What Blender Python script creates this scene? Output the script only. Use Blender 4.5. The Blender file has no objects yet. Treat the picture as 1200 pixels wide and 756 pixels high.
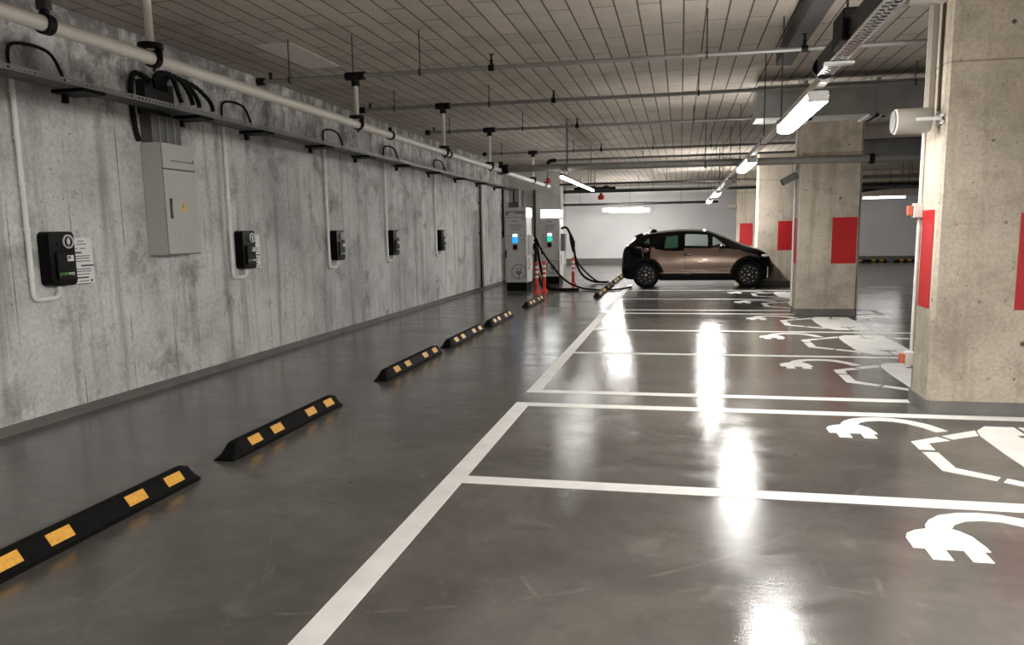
import bpy, bmesh, math, random
from mathutils import Vector, Matrix
random.seed(7)
SC = bpy.context.scene
COL = SC.collection
PI = math.pi

# ------------------------------------------------------------------ materials
def new_mat(name):
    m = bpy.data.materials.new(name); m.use_nodes = True
    nt = m.node_tree; b = nt.nodes['Principled BSDF']
    return m, nt, b

def N(nt, t, **kw):
    n = nt.nodes.new(t)
    for k, v in kw.items():
        if k.startswith('i_'):
            n.inputs[k[2:].replace('_', ' ')].default_value = v
        else:
            setattr(n, k, v)
    return n

def ramp(nt, fac, stops):
    r = nt.nodes.new('ShaderNodeValToRGB')
    e = r.color_ramp.elements
    while len(e) < len(stops): e.new(0.5)
    for el, (p, c) in zip(e, stops):
        el.position = p
        el.color = (c, c, c, 1) if not hasattr(c, '__len__') else (*c, 1)
    nt.links.new(fac, r.inputs['Fac'])
    return r

def mixc(nt, a, b, fac, mode='MIX'):
    n = nt.nodes.new('ShaderNodeMix'); n.data_type = 'RGBA'; n.blend_type = mode
    for s, v in ((n.inputs[6], a), (n.inputs[7], b), (n.inputs[0], fac)):
        if isinstance(v, bpy.types.NodeSocket): nt.links.new(v, s)
        elif hasattr(v, '__len__'): s.default_value = (*v, 1)
        else: s.default_value = v
    return n.outputs[2]

def coords(nt, scale=(1, 1, 1), kind='Object', rot=(0, 0, 0)):
    t = nt.nodes.new('ShaderNodeTexCoord'); m = nt.nodes.new('ShaderNodeMapping')
    m.inputs['Scale'].default_value = scale; m.inputs['Rotation'].default_value = rot
    nt.links.new(t.outputs[kind], m.inputs['Vector'])
    return m.outputs['Vector']

def simple(name, col, rough=0.5, metal=0.0, var=0.12, nscale=9.0, bump=0.0, coat=0.0, spec=0.5):
    m, nt, b = new_mat(name)
    v = coords(nt)
    n = N(nt, 'ShaderNodeTexNoise', i_Scale=nscale, i_Detail=4.0)
    nt.links.new(v, n.inputs['Vector'])
    lo = [c * (1 - var) for c in col]; hi = [min(1, c * (1 + var)) for c in col]
    r = ramp(nt, n.outputs['Fac'], [(0.3, lo), (0.7, hi)])
    nt.links.new(r.outputs['Color'], b.inputs['Base Color'])
    b.inputs['Roughness'].default_value = rough; b.inputs['Metallic'].default_value = metal
    b.inputs['Coat Weight'].default_value = coat
    b.inputs['Specular IOR Level'].default_value = spec
    if bump:
        bp = N(nt, 'ShaderNodeBump', i_Strength=bump, i_Distance=0.01)
        n2 = N(nt, 'ShaderNodeTexNoise', i_Scale=nscale * 12, i_Detail=3.0)
        nt.links.new(v, n2.inputs['Vector'])
        nt.links.new(n2.outputs['Fac'], bp.inputs['Height']); nt.links.new(bp.outputs['Normal'], b.inputs['Normal'])
    return m

def emit(name, col, strength, base=(0.8, 0.8, 0.8)):
    m, nt, b = new_mat(name)
    b.inputs['Base Color'].default_value = (*base, 1)
    b.inputs['Emission Color'].default_value = (*col, 1)
    b.inputs['Emission Strength'].default_value = strength
    return m

def concrete(name, base, dark, seam_axis=None, seam_w=0.62, stain=0.5, pits=0.5, sc=1.0, top_stain=False, rows=0.0):
    """cast concrete: mottling, drips, form-board seams and small blow holes"""
    m, nt, b = new_mat(name)
    v = coords(nt)
    n1 = N(nt, 'ShaderNodeTexNoise', i_Scale=0.9 * sc, i_Detail=8.0, i_Roughness=0.62)
    nt.links.new(v, n1.inputs['Vector'])
    c = ramp(nt, n1.outputs['Fac'], [(0.34, [k * 0.70 for k in base]), (0.5, base), (0.66, [min(1, k * 1.16) for k in base])]).outputs['Color']
    # fine grain
    n2 = N(nt, 'ShaderNodeTexNoise', i_Scale=26.0 * sc, i_Detail=6.0, i_Roughness=0.7)
    nt.links.new(v, n2.inputs['Vector'])
    g = ramp(nt, n2.outputs['Fac'], [(0.3, 0.70), (0.62, 1.10)]).outputs['Color']
    c = mixc(nt, c, g, 0.75, 'MULTIPLY')
    # vertical drips (stretched noise)
    vs = coords(nt, (5.0, 5.0, 0.30))
    n3 = N(nt, 'ShaderNodeTexNoise', i_Scale=1.0 * sc, i_Detail=7.0, i_Roughness=0.65)
    nt.links.new(vs, n3.inputs['Vector'])
    d = ramp(nt, n3.outputs['Fac'], [(0.51, 0.0), (0.66, 1.0)]).outputs['Color']
    c = mixc(nt, c, dark, mixfac(nt, d, stain * 0.62))
    # blotchy dark stains
    n5 = N(nt, 'ShaderNodeTexNoise', i_Scale=1.9 * sc, i_Detail=10.0, i_Roughness=0.72)
    nt.links.new(v, n5.inputs['Vector'])
    d5 = ramp(nt, n5.outputs['Fac'], [(0.53, 0.0), (0.66, 1.0)]).outputs['Color']
    c = mixc(nt, c, dark, mixfac(nt, d5, stain * 0.8))
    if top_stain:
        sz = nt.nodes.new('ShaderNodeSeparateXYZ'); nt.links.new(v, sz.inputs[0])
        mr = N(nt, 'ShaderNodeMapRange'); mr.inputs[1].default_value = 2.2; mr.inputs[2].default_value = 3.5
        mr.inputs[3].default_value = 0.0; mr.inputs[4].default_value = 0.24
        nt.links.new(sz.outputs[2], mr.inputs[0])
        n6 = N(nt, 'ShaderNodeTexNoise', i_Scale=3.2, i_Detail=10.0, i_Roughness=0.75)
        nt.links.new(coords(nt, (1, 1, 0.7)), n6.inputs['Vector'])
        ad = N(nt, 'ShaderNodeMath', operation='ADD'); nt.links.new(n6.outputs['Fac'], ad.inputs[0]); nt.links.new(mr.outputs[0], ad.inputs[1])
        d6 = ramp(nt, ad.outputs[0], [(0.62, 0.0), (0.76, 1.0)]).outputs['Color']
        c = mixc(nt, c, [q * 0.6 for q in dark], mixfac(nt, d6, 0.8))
    # blow holes
    vo = N(nt, 'ShaderNodeTexVoronoi', i_Scale=7.0 * sc)
    nt.links.new(v, vo.inputs['Vector'])
    h = ramp(nt, vo.outputs['Distance'], [(0.035, 1.0), (0.075, 0.0)]).outputs['Color']
    c = mixc(nt, c, [k * 0.35 for k in dark], mixfac(nt, h, pits))
    if rows:
        v2 = N(nt, 'ShaderNodeTexVoronoi', i_Scale=15.0); nt.links.new(v, v2.inputs['Vector'])
        h2 = ramp(nt, v2.outputs['Distance'], [(0.16, 1.0), (0.26, 0.0)]).outputs['Color']
        sr = nt.nodes.new('ShaderNodeSeparateXYZ'); nt.links.new(v, sr.inputs[0])
        kr = N(nt, 'ShaderNodeMath', operation='MULTIPLY'); kr.inputs[1].default_value = 1.0 / rows
        nt.links.new(sr.outputs[2], kr.inputs[0])
        fr = N(nt, 'ShaderNodeMath', operation='FRACT'); nt.links.new(kr.outputs[0], fr.inputs[0])
        rr_ = ramp(nt, fr.outputs[0], [(0.0, 0.0), (0.465, 0.0), (0.48, 1.0), (0.52, 1.0), (0.535, 0.0)]).outputs['Color']
        n7 = N(nt, 'ShaderNodeTexNoise', i_Scale=2.6, i_Detail=3.0); nt.links.new(v, n7.inputs['Vector'])
        k7 = ramp(nt, n7.outputs['Fac'], [(0.44, 0.0), (0.52, 1.0)]).outputs['Color']
        rr_ = mixc(nt, rr_, k7, 1.0, 'MULTIPLY')
        c = mixc(nt, c, [q * 0.5 for q in dark], mixfac(nt, mixc(nt, h2, rr_, 1.0, 'MULTIPLY'), 0.9))
        v3 = N(nt, 'ShaderNodeTexVoronoi', i_Scale=3.1); nt.links.new(v, v3.inputs['Vector'])
        h3 = ramp(nt, v3.outputs['Distance'], [(0.05, 1.0), (0.075, 0.0)]).outputs['Color']
        c = mixc(nt, c, [q * 0.3 for q in dark], mixfac(nt, h3, 0.9))
        # horizontal lift joint
        kj = N(nt, 'ShaderNodeMath', operation='COMPARE'); kj.inputs[1].default_value = 2.78; kj.inputs[2].default_value = 0.008
        nt.links.new(sr.outputs[2], kj.inputs[0])
        c = mixc(nt, c, dark, mixfac(nt, kj.outputs[0], 0.7))
    height = n2.outputs['Fac']
    if seam_axis is not None:
        sx = nt.nodes.new('ShaderNodeSeparateXYZ'); nt.links.new(v, sx.inputs[0])
        # jitter each board a little with low frequency noise
        k = N(nt, 'ShaderNodeMath', operation='MULTIPLY'); k.inputs[1].default_value = 1.0 / seam_w
        nt.links.new(sx.outputs[seam_axis], k.inputs[0])
        w = N(nt, 'ShaderNodeMath', operation='FRACT'); nt.links.new(k.outputs[0], w.inputs[0])
        s1 = ramp(nt, w.outputs[0], [(0.0, 1.0), (0.012, 1.0), (0.022, 0.0), (0.5, 0.0)]).outputs['Color']
        # the seam is broken up along its length
        vz = coords(nt, (0.8, 0.8, 1.3))
        n4 = N(nt, 'ShaderNodeTexNoise', i_Scale=1.3, i_Detail=5.0)
        nt.links.new(vz, n4.inputs['Vector'])
        s2 = ramp(nt, n4.outputs['Fac'], [(0.44, 0.0), (0.62, 1.0)]).outputs['Color']
        s = mixc(nt, s1, s2, 1.0, 'MULTIPLY')
        c = mixc(nt, c, [q * 0.45 for q in dark], mixfac(nt, s, 0.85))
    nt.links.new(c, b.inputs['Base Color'])
    b.inputs['Roughness'].default_value = 0.82
    b.inputs['Specular IOR Level'].default_value = 0.25
    bp = N(nt, 'ShaderNodeBump', i_Strength=0.25, i_Distance=0.01)
    nt.links.new(height, bp.inputs['Height']); nt.links.new(bp.outputs['Normal'], b.inputs['Normal'])
    return m

def mixfac(nt, col, k):
    n = N(nt, 'ShaderNodeMath', operation='MULTIPLY'); n.inputs[1].default_value = k
    nt.links.new(col, n.inputs[0])
    return n.outputs[0]

def floor_mat():
    m, nt, b = new_mat('polished_concrete_floor')
    v = coords(nt)
    n1 = N(nt, 'ShaderNodeTexNoise', i_Scale=0.7, i_Detail=7.0, i_Roughness=0.6, i_Distortion=0.6)
    nt.links.new(v, n1.inputs['Vector'])
    base = FLOOR_COL
    c = ramp(nt, n1.outputs['Fac'], [(0.3, [k * 0.66 for k in base]), (0.5, base), (0.7, [k * 1.38 for k in base])]).outputs['Color']
    n2 = N(nt, 'ShaderNodeTexNoise', i_Scale=6.0, i_Detail=8.0, i_Roughness=0.75)
    nt.links.new(v, n2.inputs['Vector'])
    g = ramp(nt, n2.outputs['Fac'], [(0.35, 0.88), (0.68, 1.10)]).outputs['Color']
    c = mixc(nt, c, g, 1.0, 'MULTIPLY')
    # pale tyre scuffs: thin distorted streaks
    vs = coords(nt, (0.9, 0.35, 1), rot=(0, 0, 0.7))
    w = N(nt, 'ShaderNodeTexNoise', i_Scale=2.2, i_Detail=9.0, i_Roughness=0.55, i_Distortion=2.2)
    nt.links.new(vs, w.inputs['Vector'])
    s = ramp(nt, w.outputs['Fac'], [(0.63, 0.0), (0.70, 1.0)]).outputs['Color']
    c = mixc(nt, c, [k * 1.9 for k in base], mixfac(nt, s, 0.28))
    # thin tyre arcs and dark specks
    tc = coords(nt)
    for (cx_, cy_, rad, th) in ((0.55, 2.45, 0.95, 0.010), (-2.2, 6.3, 3.6, 0.012), (1.9, 4.6, 2.9, 0.010), (-0.4, 8.2, 2.4, 0.014), (0.9, 1.6, 1.3, 0.012), (3.4, 3.2, 2.55, 0.012), (-3.4, 9.0, 2.7, 0.015)):
        dd = N(nt, 'ShaderNodeVectorMath', operation='DISTANCE'); nt.links.new(tc, dd.inputs[0]); dd.inputs[1].default_value = (cx_, cy_, 0)
        cm = N(nt, 'ShaderNodeMath', operation='COMPARE'); nt.links.new(dd.outputs['Value'], cm.inputs[0]); cm.inputs[1].default_value = rad; cm.inputs[2].default_value = th
        nn = N(nt, 'ShaderNodeTexNoise', i_Scale=1.9, i_Detail=6.0, i_Roughness=0.7); nt.links.new(coords(nt, (1, 1, 1), rot=(0, 0, cx_)), nn.inputs['Vector'])
        km = ramp(nt, nn.outputs['Fac'], [(0.52, 0.0), (0.68, 1.0)]).outputs['Color']
        c = mixc(nt, c, [k * 2.6 for k in base], mixfac(nt, mixc(nt, cm.outputs[0], km, 1.0, 'MULTIPLY'), 0.36))
    vd = N(nt, 'ShaderNodeTexVoronoi', i_Scale=1.7); nt.links.new(tc, vd.inputs['Vector'])
    kd = ramp(nt, vd.outputs['Distance'], [(0.018, 1.0), (0.028, 0.0)]).outputs['Color']
    c = mixc(nt, c, (0.01, 0.01, 0.01), mixfac(nt, kd, 0.9))
    nt.links.new(c, b.inputs['Base Color'])
    n3 = N(nt, 'ShaderNodeTexNoise', i_Scale=1.3, i_Detail=9.0, i_Roughness=0.68, i_Distortion=1.0)
    nt.links.new(coords(nt, (0.6, 1.5, 1)), n3.inputs['Vector'])
    r = ramp(nt, n3.outputs['Fac'], [(0.40, FLOOR_R[0]), (0.60, FLOOR_R[1])])
    nt.links.new(r.outputs['Color'], b.inputs['Roughness'])
    b.inputs['Specular IOR Level'].default_value = FLOOR_SPEC
    # anti-slip grain plus slow waves of the screed
    n4 = N(nt, 'ShaderNodeTexNoise', i_Scale=190.0, i_Detail=1.0)
    nt.links.new(v, n4.inputs['Vector'])
    n5 = N(nt, 'ShaderNodeTexNoise', i_Scale=5.0, i_Detail=3.0)
    nt.links.new(coords(nt, (0.5, 1.6, 1)), n5.inputs['Vector'])
    b1 = N(nt, 'ShaderNodeBump', i_Strength=0.12, i_Distance=0.004)
    nt.links.new(n4.outputs['Fac'], b1.inputs['Height'])
    b2 = N(nt, 'ShaderNodeBump', i_Strength=0.06, i_Distance=0.02)
    nt.links.new(n5.outputs['Fac'], b2.inputs['Height']); nt.links.new(b1.outputs['Normal'], b2.inputs['Normal'])
    nt.links.new(b2.outputs['Normal'], b.inputs['Normal'])
    return m

def ceiling_mat():
    m, nt, b = new_mat('board_marked_ceiling')
    v = coords(nt, rot=(0, 0, PI / 2))
    br = nt.nodes.new('ShaderNodeTexBrick')
    br.offset = 0.37; br.offset_frequency = 2; br.squash = 1.0
    br.inputs['Scale'].default_value = 1.0
    br.inputs['Brick Width'].default_value = 1.15; br.inputs['Row Height'].default_value = 0.2
    br.inputs['Mortar Size'].default_value = 0.009; br.inputs['Mortar Smooth'].default_value = 0.3
    br.inputs['Bias'].default_value = 0.0
    c0 = CEIL_COL
    br.inputs['Color1'].default_value = (*[k * 0.93 for k in c0], 1)
    br.inputs['Color2'].default_value = (*[k * 1.05 for k in c0], 1)
    br.inputs['Mortar'].default_value = (*[k * 0.22 for k in c0], 1)
    nt.links.new(v, br.inputs['Vector'])
    v2 = coords(nt)
    n = N(nt, 'ShaderNodeTexNoise', i_Scale=1.1, i_Detail=8.0, i_Roughness=0.65)
    nt.links.new(v2, n.inputs['Vector'])
    g = ramp(nt, n.outputs['Fac'], [(0.3, 0.80), (0.7, 1.14)]).outputs['Color']
    c = mixc(nt, br.outputs['Color'], g, 1.0, 'MULTIPLY')
    n2 = N(nt, 'ShaderNodeTexNoise', i_Scale=30.0, i_Detail=4.0)
    nt.links.new(v2, n2.inputs['Vector'])
    g2 = ramp(nt, n2.outputs['Fac'], [(0.3, 0.90), (0.7, 1.06)]).outputs['Color']
    c = mixc(nt, c, g2, 1.0, 'MULTIPLY')
    nt.links.new(c, b.inputs['Base Color'])
    b.inputs['Roughness'].default_value = 0.9; b.inputs['Specular IOR Level'].default_value = 0.2
    bp = N(nt, 'ShaderNodeBump', i_Strength=0.5, i_Distance=0.012, invert=True)
    nt.links.new(br.outputs['Fac'], bp.inputs['Height']); nt.links.new(bp.outputs['Normal'], b.inputs['Normal'])
    return m

def glass_mat(name, col, tr=0.55):
    m, nt, b = new_mat(name)
    out = nt.nodes['Material Output']
    t = nt.nodes.new('ShaderNodeBsdfTransparent'); t.inputs[0].default_value = (*col, 1)
    g = nt.nodes.new('ShaderNodeBsdfGlossy'); g.inputs['Roughness'].default_value = 0.03
    f = nt.nodes.new('ShaderNodeFresnel'); f.inputs['IOR'].default_value = 1.5
    mx = nt.nodes.new('ShaderNodeMixShader')
    nt.links.new(f.outputs[0], mx.inputs[0]); nt.links.new(t.outputs[0], mx.inputs[1]); nt.links.new(g.outputs[0], mx.inputs[2])
    nt.links.new(mx.outputs[0], out.inputs['Surface'])
    return m

FLOOR_COL = (0.128, 0.118, 0.108); FLOOR_R = (0.05, 0.19); FLOOR_SPEC = 0.6
CEIL_COL = (0.50, 0.445, 0.385)
M = {}
M['floor'] = floor_mat()
M['ceiling'] = ceiling_mat()
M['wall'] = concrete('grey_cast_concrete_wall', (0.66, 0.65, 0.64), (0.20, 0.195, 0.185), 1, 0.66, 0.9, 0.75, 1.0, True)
M['wall_white'] = simple('pale_painted_wall', (0.74, 0.73, 0.73), 0.75, var=0.06, nscale=0.8, bump=0.05)
M['pier'] = concrete('pale_concrete_pier', (0.68, 0.66, 0.62), (0.35, 0.34, 0.32), None, 0.6, 0.3, 0.2)
M['column'] = concrete('beige_concrete_column', (0.50, 0.44, 0.36), (0.22, 0.18, 0.14), None, 0.6, 0.6, 0.85, 1.3, False, 0.62)
M['plinth'] = simple('grey_epoxy_skirting', (0.15, 0.145, 0.135), 0.5, var=0.15, nscale=4)
M['white_paint'] = simple('white_road_paint', (0.88, 0.87, 0.84), 0.45, var=0.07, nscale=5, bump=0.05)
M['rubber'] = simple('black_rubber', (0.006, 0.006, 0.006), 0.6, var=0.3, nscale=30, bump=0.15, spec=0.06)
M['yellow'] = simple('yellow_reflective_tape', (0.72, 0.35, 0.028), 0.4, var=0.14, nscale=60)
M['red_paint'] = simple('red_painted_panel', (0.42, 0.006, 0.009), 0.55, var=0.08, nscale=3)
M['pink_plastic'] = simple('orange_plastic_gland', (0.50, 0.10, 0.05), 0.5)
M['pvc'] = simple('light_grey_plastic_conduit', (0.86, 0.86, 0.84), 0.45, var=0.05)
M['white_plastic'] = simple('white_plastic', (0.72, 0.71, 0.68), 0.4, var=0.04)
M['cream_pipe'] = simple('cream_painted_pipe', (0.60, 0.57, 0.51), 0.38, var=0.05, nscale=3)
M['black_metal'] = simple('black_fitting', (0.006, 0.006, 0.006), 0.5, var=0.3, spec=0.15)
M['galv'] = simple('galvanised_steel', (0.36, 0.37, 0.36), 0.42, metal=0.75, var=0.16, nscale=3)
M['galv_dark'] = simple('dull_galvanised_tray', (0.13, 0.13, 0.125), 0.5, metal=0.3, var=0.2, nscale=5)
M['grey_pipe'] = simple('grey_steel_pipe', (0.22, 0.21, 0.20), 0.42, metal=0.3, var=0.08)
M['dark_pipe'] = simple('dark_steel_pipe', (0.03, 0.029, 0.028), 0.5, metal=0.3, var=0.2)
M['rod'] = simple('dark_threaded_rod', (0.05, 0.047, 0.044), 0.5, metal=0.5, var=0.2)
M['cab_grey'] = simple('light_grey_enclosure', (0.50, 0.495, 0.47), 0.5, var=0.05, nscale=3)
M['cab_line'] = simple('dark_gasket', (0.05, 0.05, 0.05), 0.6)
M['box_black'] = simple('glossy_black_plastic', (0.004, 0.004, 0.004), 0.3, var=0.2, spec=0.12)
M['box_panel'] = simple('satin_black_panel', (0.014, 0.014, 0.0145), 0.4, var=0.1, spec=0.12)
M['paper'] = simple('white_notice', (0.88, 0.87, 0.86), 0.6, var=0.03)
M['ink'] = simple('dark_print', (0.06, 0.06, 0.06), 0.7)
M['green_print'] = simple('green_print', (0.10, 0.36, 0.07), 0.5)
M['white_print'] = simple('white_print', (0.75, 0.75, 0.75), 0.5)
M['sign_yellow'] = simple('yellow_sticker', (0.72, 0.52, 0.04), 0.5)
M['charger'] = simple('light_grey_charger_case', (0.47, 0.465, 0.45), 0.42, var=0.04)
M['charger_lightened'] = simple('lamplit_charger_side', (0.74, 0.73, 0.71), 0.4, var=0.04)  # paler than the case: lamplight on the right side put into the colour
M['print_grey'] = simple('grey_print', (0.17, 0.17, 0.165), 0.6)
M['bollard'] = simple('orange_red_flexible_post', (0.75, 0.055, 0.025), 0.4, var=0.05)
M['tyre'] = simple('black_tyre', (0.005, 0.005, 0.005), 0.75, var=0.2, nscale=30, spec=0.2)
M['rim'] = simple('dark_alloy', (0.012, 0.012, 0.0125), 0.3, metal=0.3)
M['silver'] = simple('bright_alloy', (0.75, 0.75, 0.76), 0.22, metal=0.9, var=0.03)
M['bronze'] = simple('bronze_car_paint', (0.33, 0.24, 0.192), 0.22, metal=0.75, var=0.03, nscale=2, coat=0.6)
M['car_black'] = simple('gloss_black_car_paint', (0.0015, 0.0015, 0.0015), 0.10, var=0.1, spec=0.2)
M['cladding'] = simple('black_car_plastic', (0.003, 0.003, 0.003), 0.5, var=0.2, spec=0.2)
M['glass'] = glass_mat('car_side_glass', (0.80, 0.86, 0.83))
M['glass_dark'] = glass_mat('dark_car_glass', (0.22, 0.34, 0.27))
M['seat'] = simple('dark_seat_fabric', (0.02, 0.02, 0.02), 0.8)
M['taillight'] = simple('dark_red_lens', (0.10, 0.006, 0.012), 0.2, coat=0.5)
M['headlight'] = simple('clear_lamp', (0.8, 0.8, 0.8), 0.15, metal=0.6)
M['speaker_beige'] = simple('beige_plastic', (0.40, 0.375, 0.335), 0.5, var=0.05)
M['trunk_beige'] = simple('beige_trunking', (0.27, 0.24, 0.20), 0.5, var=0.08)
M['red_device'] = simple('red_siren_plastic', (0.42, 0.012, 0.012), 0.4)
M['brown_cable'] = simple('dark_brown_cable', (0.035, 0.018, 0.014), 0.5)
M['hatch'] = simple('pale_patch', (0.66, 0.61, 0.55), 0.9, var=0.06)
LAMP = 36.0
UNSEEN_LAMP = 200.0
M['lamp'] = emit('lit_tube', (1.0, 0.975, 0.93), LAMP)
M['lamp_side'] = emit('lit_slim_tube', (1.0, 0.985, 0.95), 13.0)
M['lamp_dim'] = emit('dimmer_lit_tube', (1.0, 0.975, 0.93), 44.0)
M['lamp_bright'] = emit('brighter_lit_tube', (1.0, 0.975, 0.93), 105.0)
M['lamp_unseen'] = emit('unseen_lit_tube', (1.0, 0.975, 0.93), UNSEEN_LAMP)
M['lamp_far'] = emit('lit_far_tube', (1.0, 0.98, 0.95), 36.0)
M['lamp_right'] = emit('lit_right_tube', (1.0, 0.98, 0.95), 14.0)
M['lamp_off'] = simple('unlit_diffuser', (0.62, 0.60, 0.56), 0.3)
M['header_lit'] = emit('lit_header_sign', (1.0, 1.0, 0.99), 5.0)
M['screen_blue'] = emit('blue_lit_display', (0.01, 0.26, 0.9), 0.75, (0.01, 0.01, 0.02))
M['screen_green'] = emit('green_lit_display', (0.03, 0.60, 0.42), 0.5, (0.01, 0.02, 0.02))
M['screen_white'] = emit('white_lit_display', (0.85, 0.95, 1.0), 0.8)
M['led'] = emit('small_white_lamp', (1, 1, 1), 1.5)

# ------------------------------------------------------------------ geometry helpers
class MB:
    def __init__(s): s.v = []; s.f = []
    def add(s, vs, fs):
        o = len(s.v); s.v += [Vector(v) for v in vs]; s.f += [tuple(i + o for i in f) for f in fs]; return s
    def box(s, a, b, bev=0.0):
        x0, y0, z0 = a; x1, y1, z1 = b
        if bev <= 0:
            return s.add([(x0,y0,z0),(x1,y0,z0),(x1,y1,z0),(x0,y1,z0),(x0,y0,z1),(x1,y0,z1),(x1,y1,z1),(x0,y1,z1)],
                         [(0,3,2,1),(4,5,6,7),(0,1,5,4),(1,2,6,5),(2,3,7,6),(3,0,4,7)])
        bm = bmesh.new(); bmesh.ops.create_cube(bm, size=1)
        for v in bm.verts:
            v.co = Vector(((x0+x1)/2 + v.co.x*(x1-x0), (y0+y1)/2 + v.co.y*(y1-y0), (z0+z1)/2 + v.co.z*(z1-z0)))
        bmesh.ops.bevel(bm, geom=list(bm.edges), offset=bev, segments=2, affect='EDGES', profile=0.5)
        return s.frombm(bm)
    def frombm(s, bm):
        bm.verts.index_update()
        s.add([v.co.copy() for v in bm.verts], [tuple(v.index for v in f.verts) for f in bm.faces]); bm.free(); return s
    def tube(s, pts, r, n=10, cap=True):
        pts = [Vector(p) for p in pts]; rings = []
        rs = r if hasattr(r, '__len__') else [r] * len(pts)
        up = None
        for i, p in enumerate(pts):
            if i == 0: t = pts[1] - p
            elif i == len(pts) - 1: t = p - pts[i-1]
            else: t = (pts[i+1] - p).normalized() + (p - pts[i-1]).normalized()
            t.normalize()
            if up is None:
                up = Vector((0, 0, 1)) if abs(t.z) < 0.9 else Vector((1, 0, 0))
            a = t.cross(up); a.normalize(); bb = a.cross(t); bb.normalize(); up = bb
            rings.append([p + (a*math.cos(2*PI*k/n) + bb*math.sin(2*PI*k/n))*rs[i] for k in range(n)])
        vs = [q for R in rings for q in R]; fs = []
        for i in range(len(pts)-1):
            for k in range(n):
                fs.append((i*n+k, i*n+(k+1)%n, (i+1)*n+(k+1)%n, (i+1)*n+k))
        if cap:
            fs.append(tuple(range(n-1, -1, -1))); fs.append(tuple((len(pts)-1)*n+k for k in range(n)))
        return s.add(vs, fs)
    def cyl(s, a, b, r, n=16, r2=None):
        return s.tube([a, b], [r, r if r2 is None else r2], n)
    def lathe(s, prof, origin=(0,0,0), axis='Z', n=32, ring=False, caps=True):
        """prof: list of (radius, height)"""
        vs = []; fs = []; o = Vector(origin)
        for (r, h) in prof:
            for k in range(n):
                a = 2*PI*k/n; c, d = r*math.cos(a), r*math.sin(a)
                p = {'Z': (c, d, h), 'Y': (c, h, d), 'X': (h, c, d)}[axis]
                vs.append(o + Vector(p))
        m = len(prof)
        for i in range(m if ring else m-1):
            j = (i+1) % m
            for k in range(n):
                fs.append((i*n+k, i*n+(k+1)%n, j*n+(k+1)%n, j*n+k))
        if caps and not ring:
            fs.append(tuple(range(n-1,-1,-1))); fs.append(tuple((m-1)*n+k for k in range(n)))
        return s.add(vs, fs)
    def lathe_ring(s, prof, origin=(0,0,0), axis='Z', n=32): return s.lathe(prof, origin, axis, n, True)
    def prism(s, poly, axis, a, b):
        """extrude a 2D polygon along an axis from a to b"""
        def P(u, w, h): return {'Z': (u, w, h), 'Y': (u, h, w), 'X': (h, u, w)}[axis]
        n = len(poly)
        vs = [P(u, w, a) for u, w in poly] + [P(u, w, b) for u, w in poly]
        return s.add(vs, [tuple(range(n-1,-1,-1)), tuple(range(n, 2*n))] + [(i, (i+1)%n, n+(i+1)%n, n+i) for i in range(n)])
    def sphere(s, c, r, n=12):
        bm = bmesh.new(); bmesh.ops.create_uvsphere(bm, u_segments=n, v_segments=n//2+2, radius=1)
        rr = r if hasattr(r, '__len__') else (r, r, r)
        for v in bm.verts: v.co = Vector((c[0]+v.co.x*rr[0], c[1]+v.co.y*rr[1], c[2]+v.co.z*rr[2]))
        return s.frombm(bm)
    def build(s, name, mat, parent=None, smooth=False, origin=None):
        off = Vector((0,0,0))
        if parent is not None:
            p = parent
            while p is not None: off += p.location; p = p.parent
        elif origin is not None: off = Vector(origin)
        me = bpy.data.meshes.new(name)
        me.from_pydata([v - off for v in s.v], [], s.f)
        bm = bmesh.new(); bm.from_mesh(me); bmesh.ops.recalc_face_normals(bm, faces=bm.faces[:]); bm.to_mesh(me); bm.free()
        me.materials.append(M[mat] if isinstance(mat, str) else mat)
        if smooth:
            for p in me.polygons: p.use_smooth = True
            try: me.set_sharp_from_angle(angle=math.radians(40))
            except Exception: pass
        o = bpy.data.objects.new(name, me); COL.objects.link(o)
        if parent is not None: o.parent = parent
        elif origin is not None: o.location = origin
        return o

def tag(o, label, cat, group=None):
    o['label'] = label; o['category'] = cat; o['kind'] = 'thing'
    if group: o['group'] = group
    return o
def thing(name, label, cat, loc=(0,0,0), group=None):
    o = bpy.data.objects.new(name, None); o.empty_display_size = 0.1; COL.objects.link(o); o.location = loc
    return tag(o, label, cat, group)
def struct(name, mb, mat, label=None):
    o = mb.build(name, mat); o['kind'] = 'structure'
    if label: o['label'] = label
    return o
def copy_tree(o, parent=None):
    c = o.copy(); COL.objects.link(c)
    if parent is not None: c.parent = parent
    for ch in list(o.children): copy_tree(ch, c)
    return c
def text_mesh(name, body, size, mat, parent, loc, rot, extrude=0.001, bold=0.0, xs=1.0):
    cu = bpy.data.curves.new(name, 'FONT'); cu.body = body; cu.size = size; cu.extrude = extrude; cu.offset = bold
    cu.align_x = 'CENTER'; cu.align_y = 'CENTER'
    t = bpy.data.objects.new(name, cu); COL.objects.link(t)
    dg = bpy.context.evaluated_depsgraph_get()
    me = bpy.data.meshes.new_from_object(t.evaluated_get(dg)); bpy.data.objects.remove(t)
    me.materials.clear(); me.materials.append(M[mat])
    R = Matrix.Translation(Vector(loc)) @ rot.to_4x4() @ Matrix.Diagonal((xs, 1, 1, 1))
    off = Vector((0,0,0)); p = parent
    while p is not None: off += p.location; p = p.parent
    me.transform(Matrix.Translation(-off) @ R)
    o = bpy.data.objects.new(name, me); COL.objects.link(o); o.parent = parent
    return o
# text faces: looking towards -Y (read from the camera side) and looking towards +X (on the left wall)
ROT_FRONT = Matrix(((1,0,0),(0,0,-1),(0,1,0)))            # x->X, y->Z, normal -> -Y
ROT_LEFTWALL = Matrix(((0,0,1),(1,0,0),(0,1,0)))           # x->Y, y->Z, normal -> +X

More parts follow.
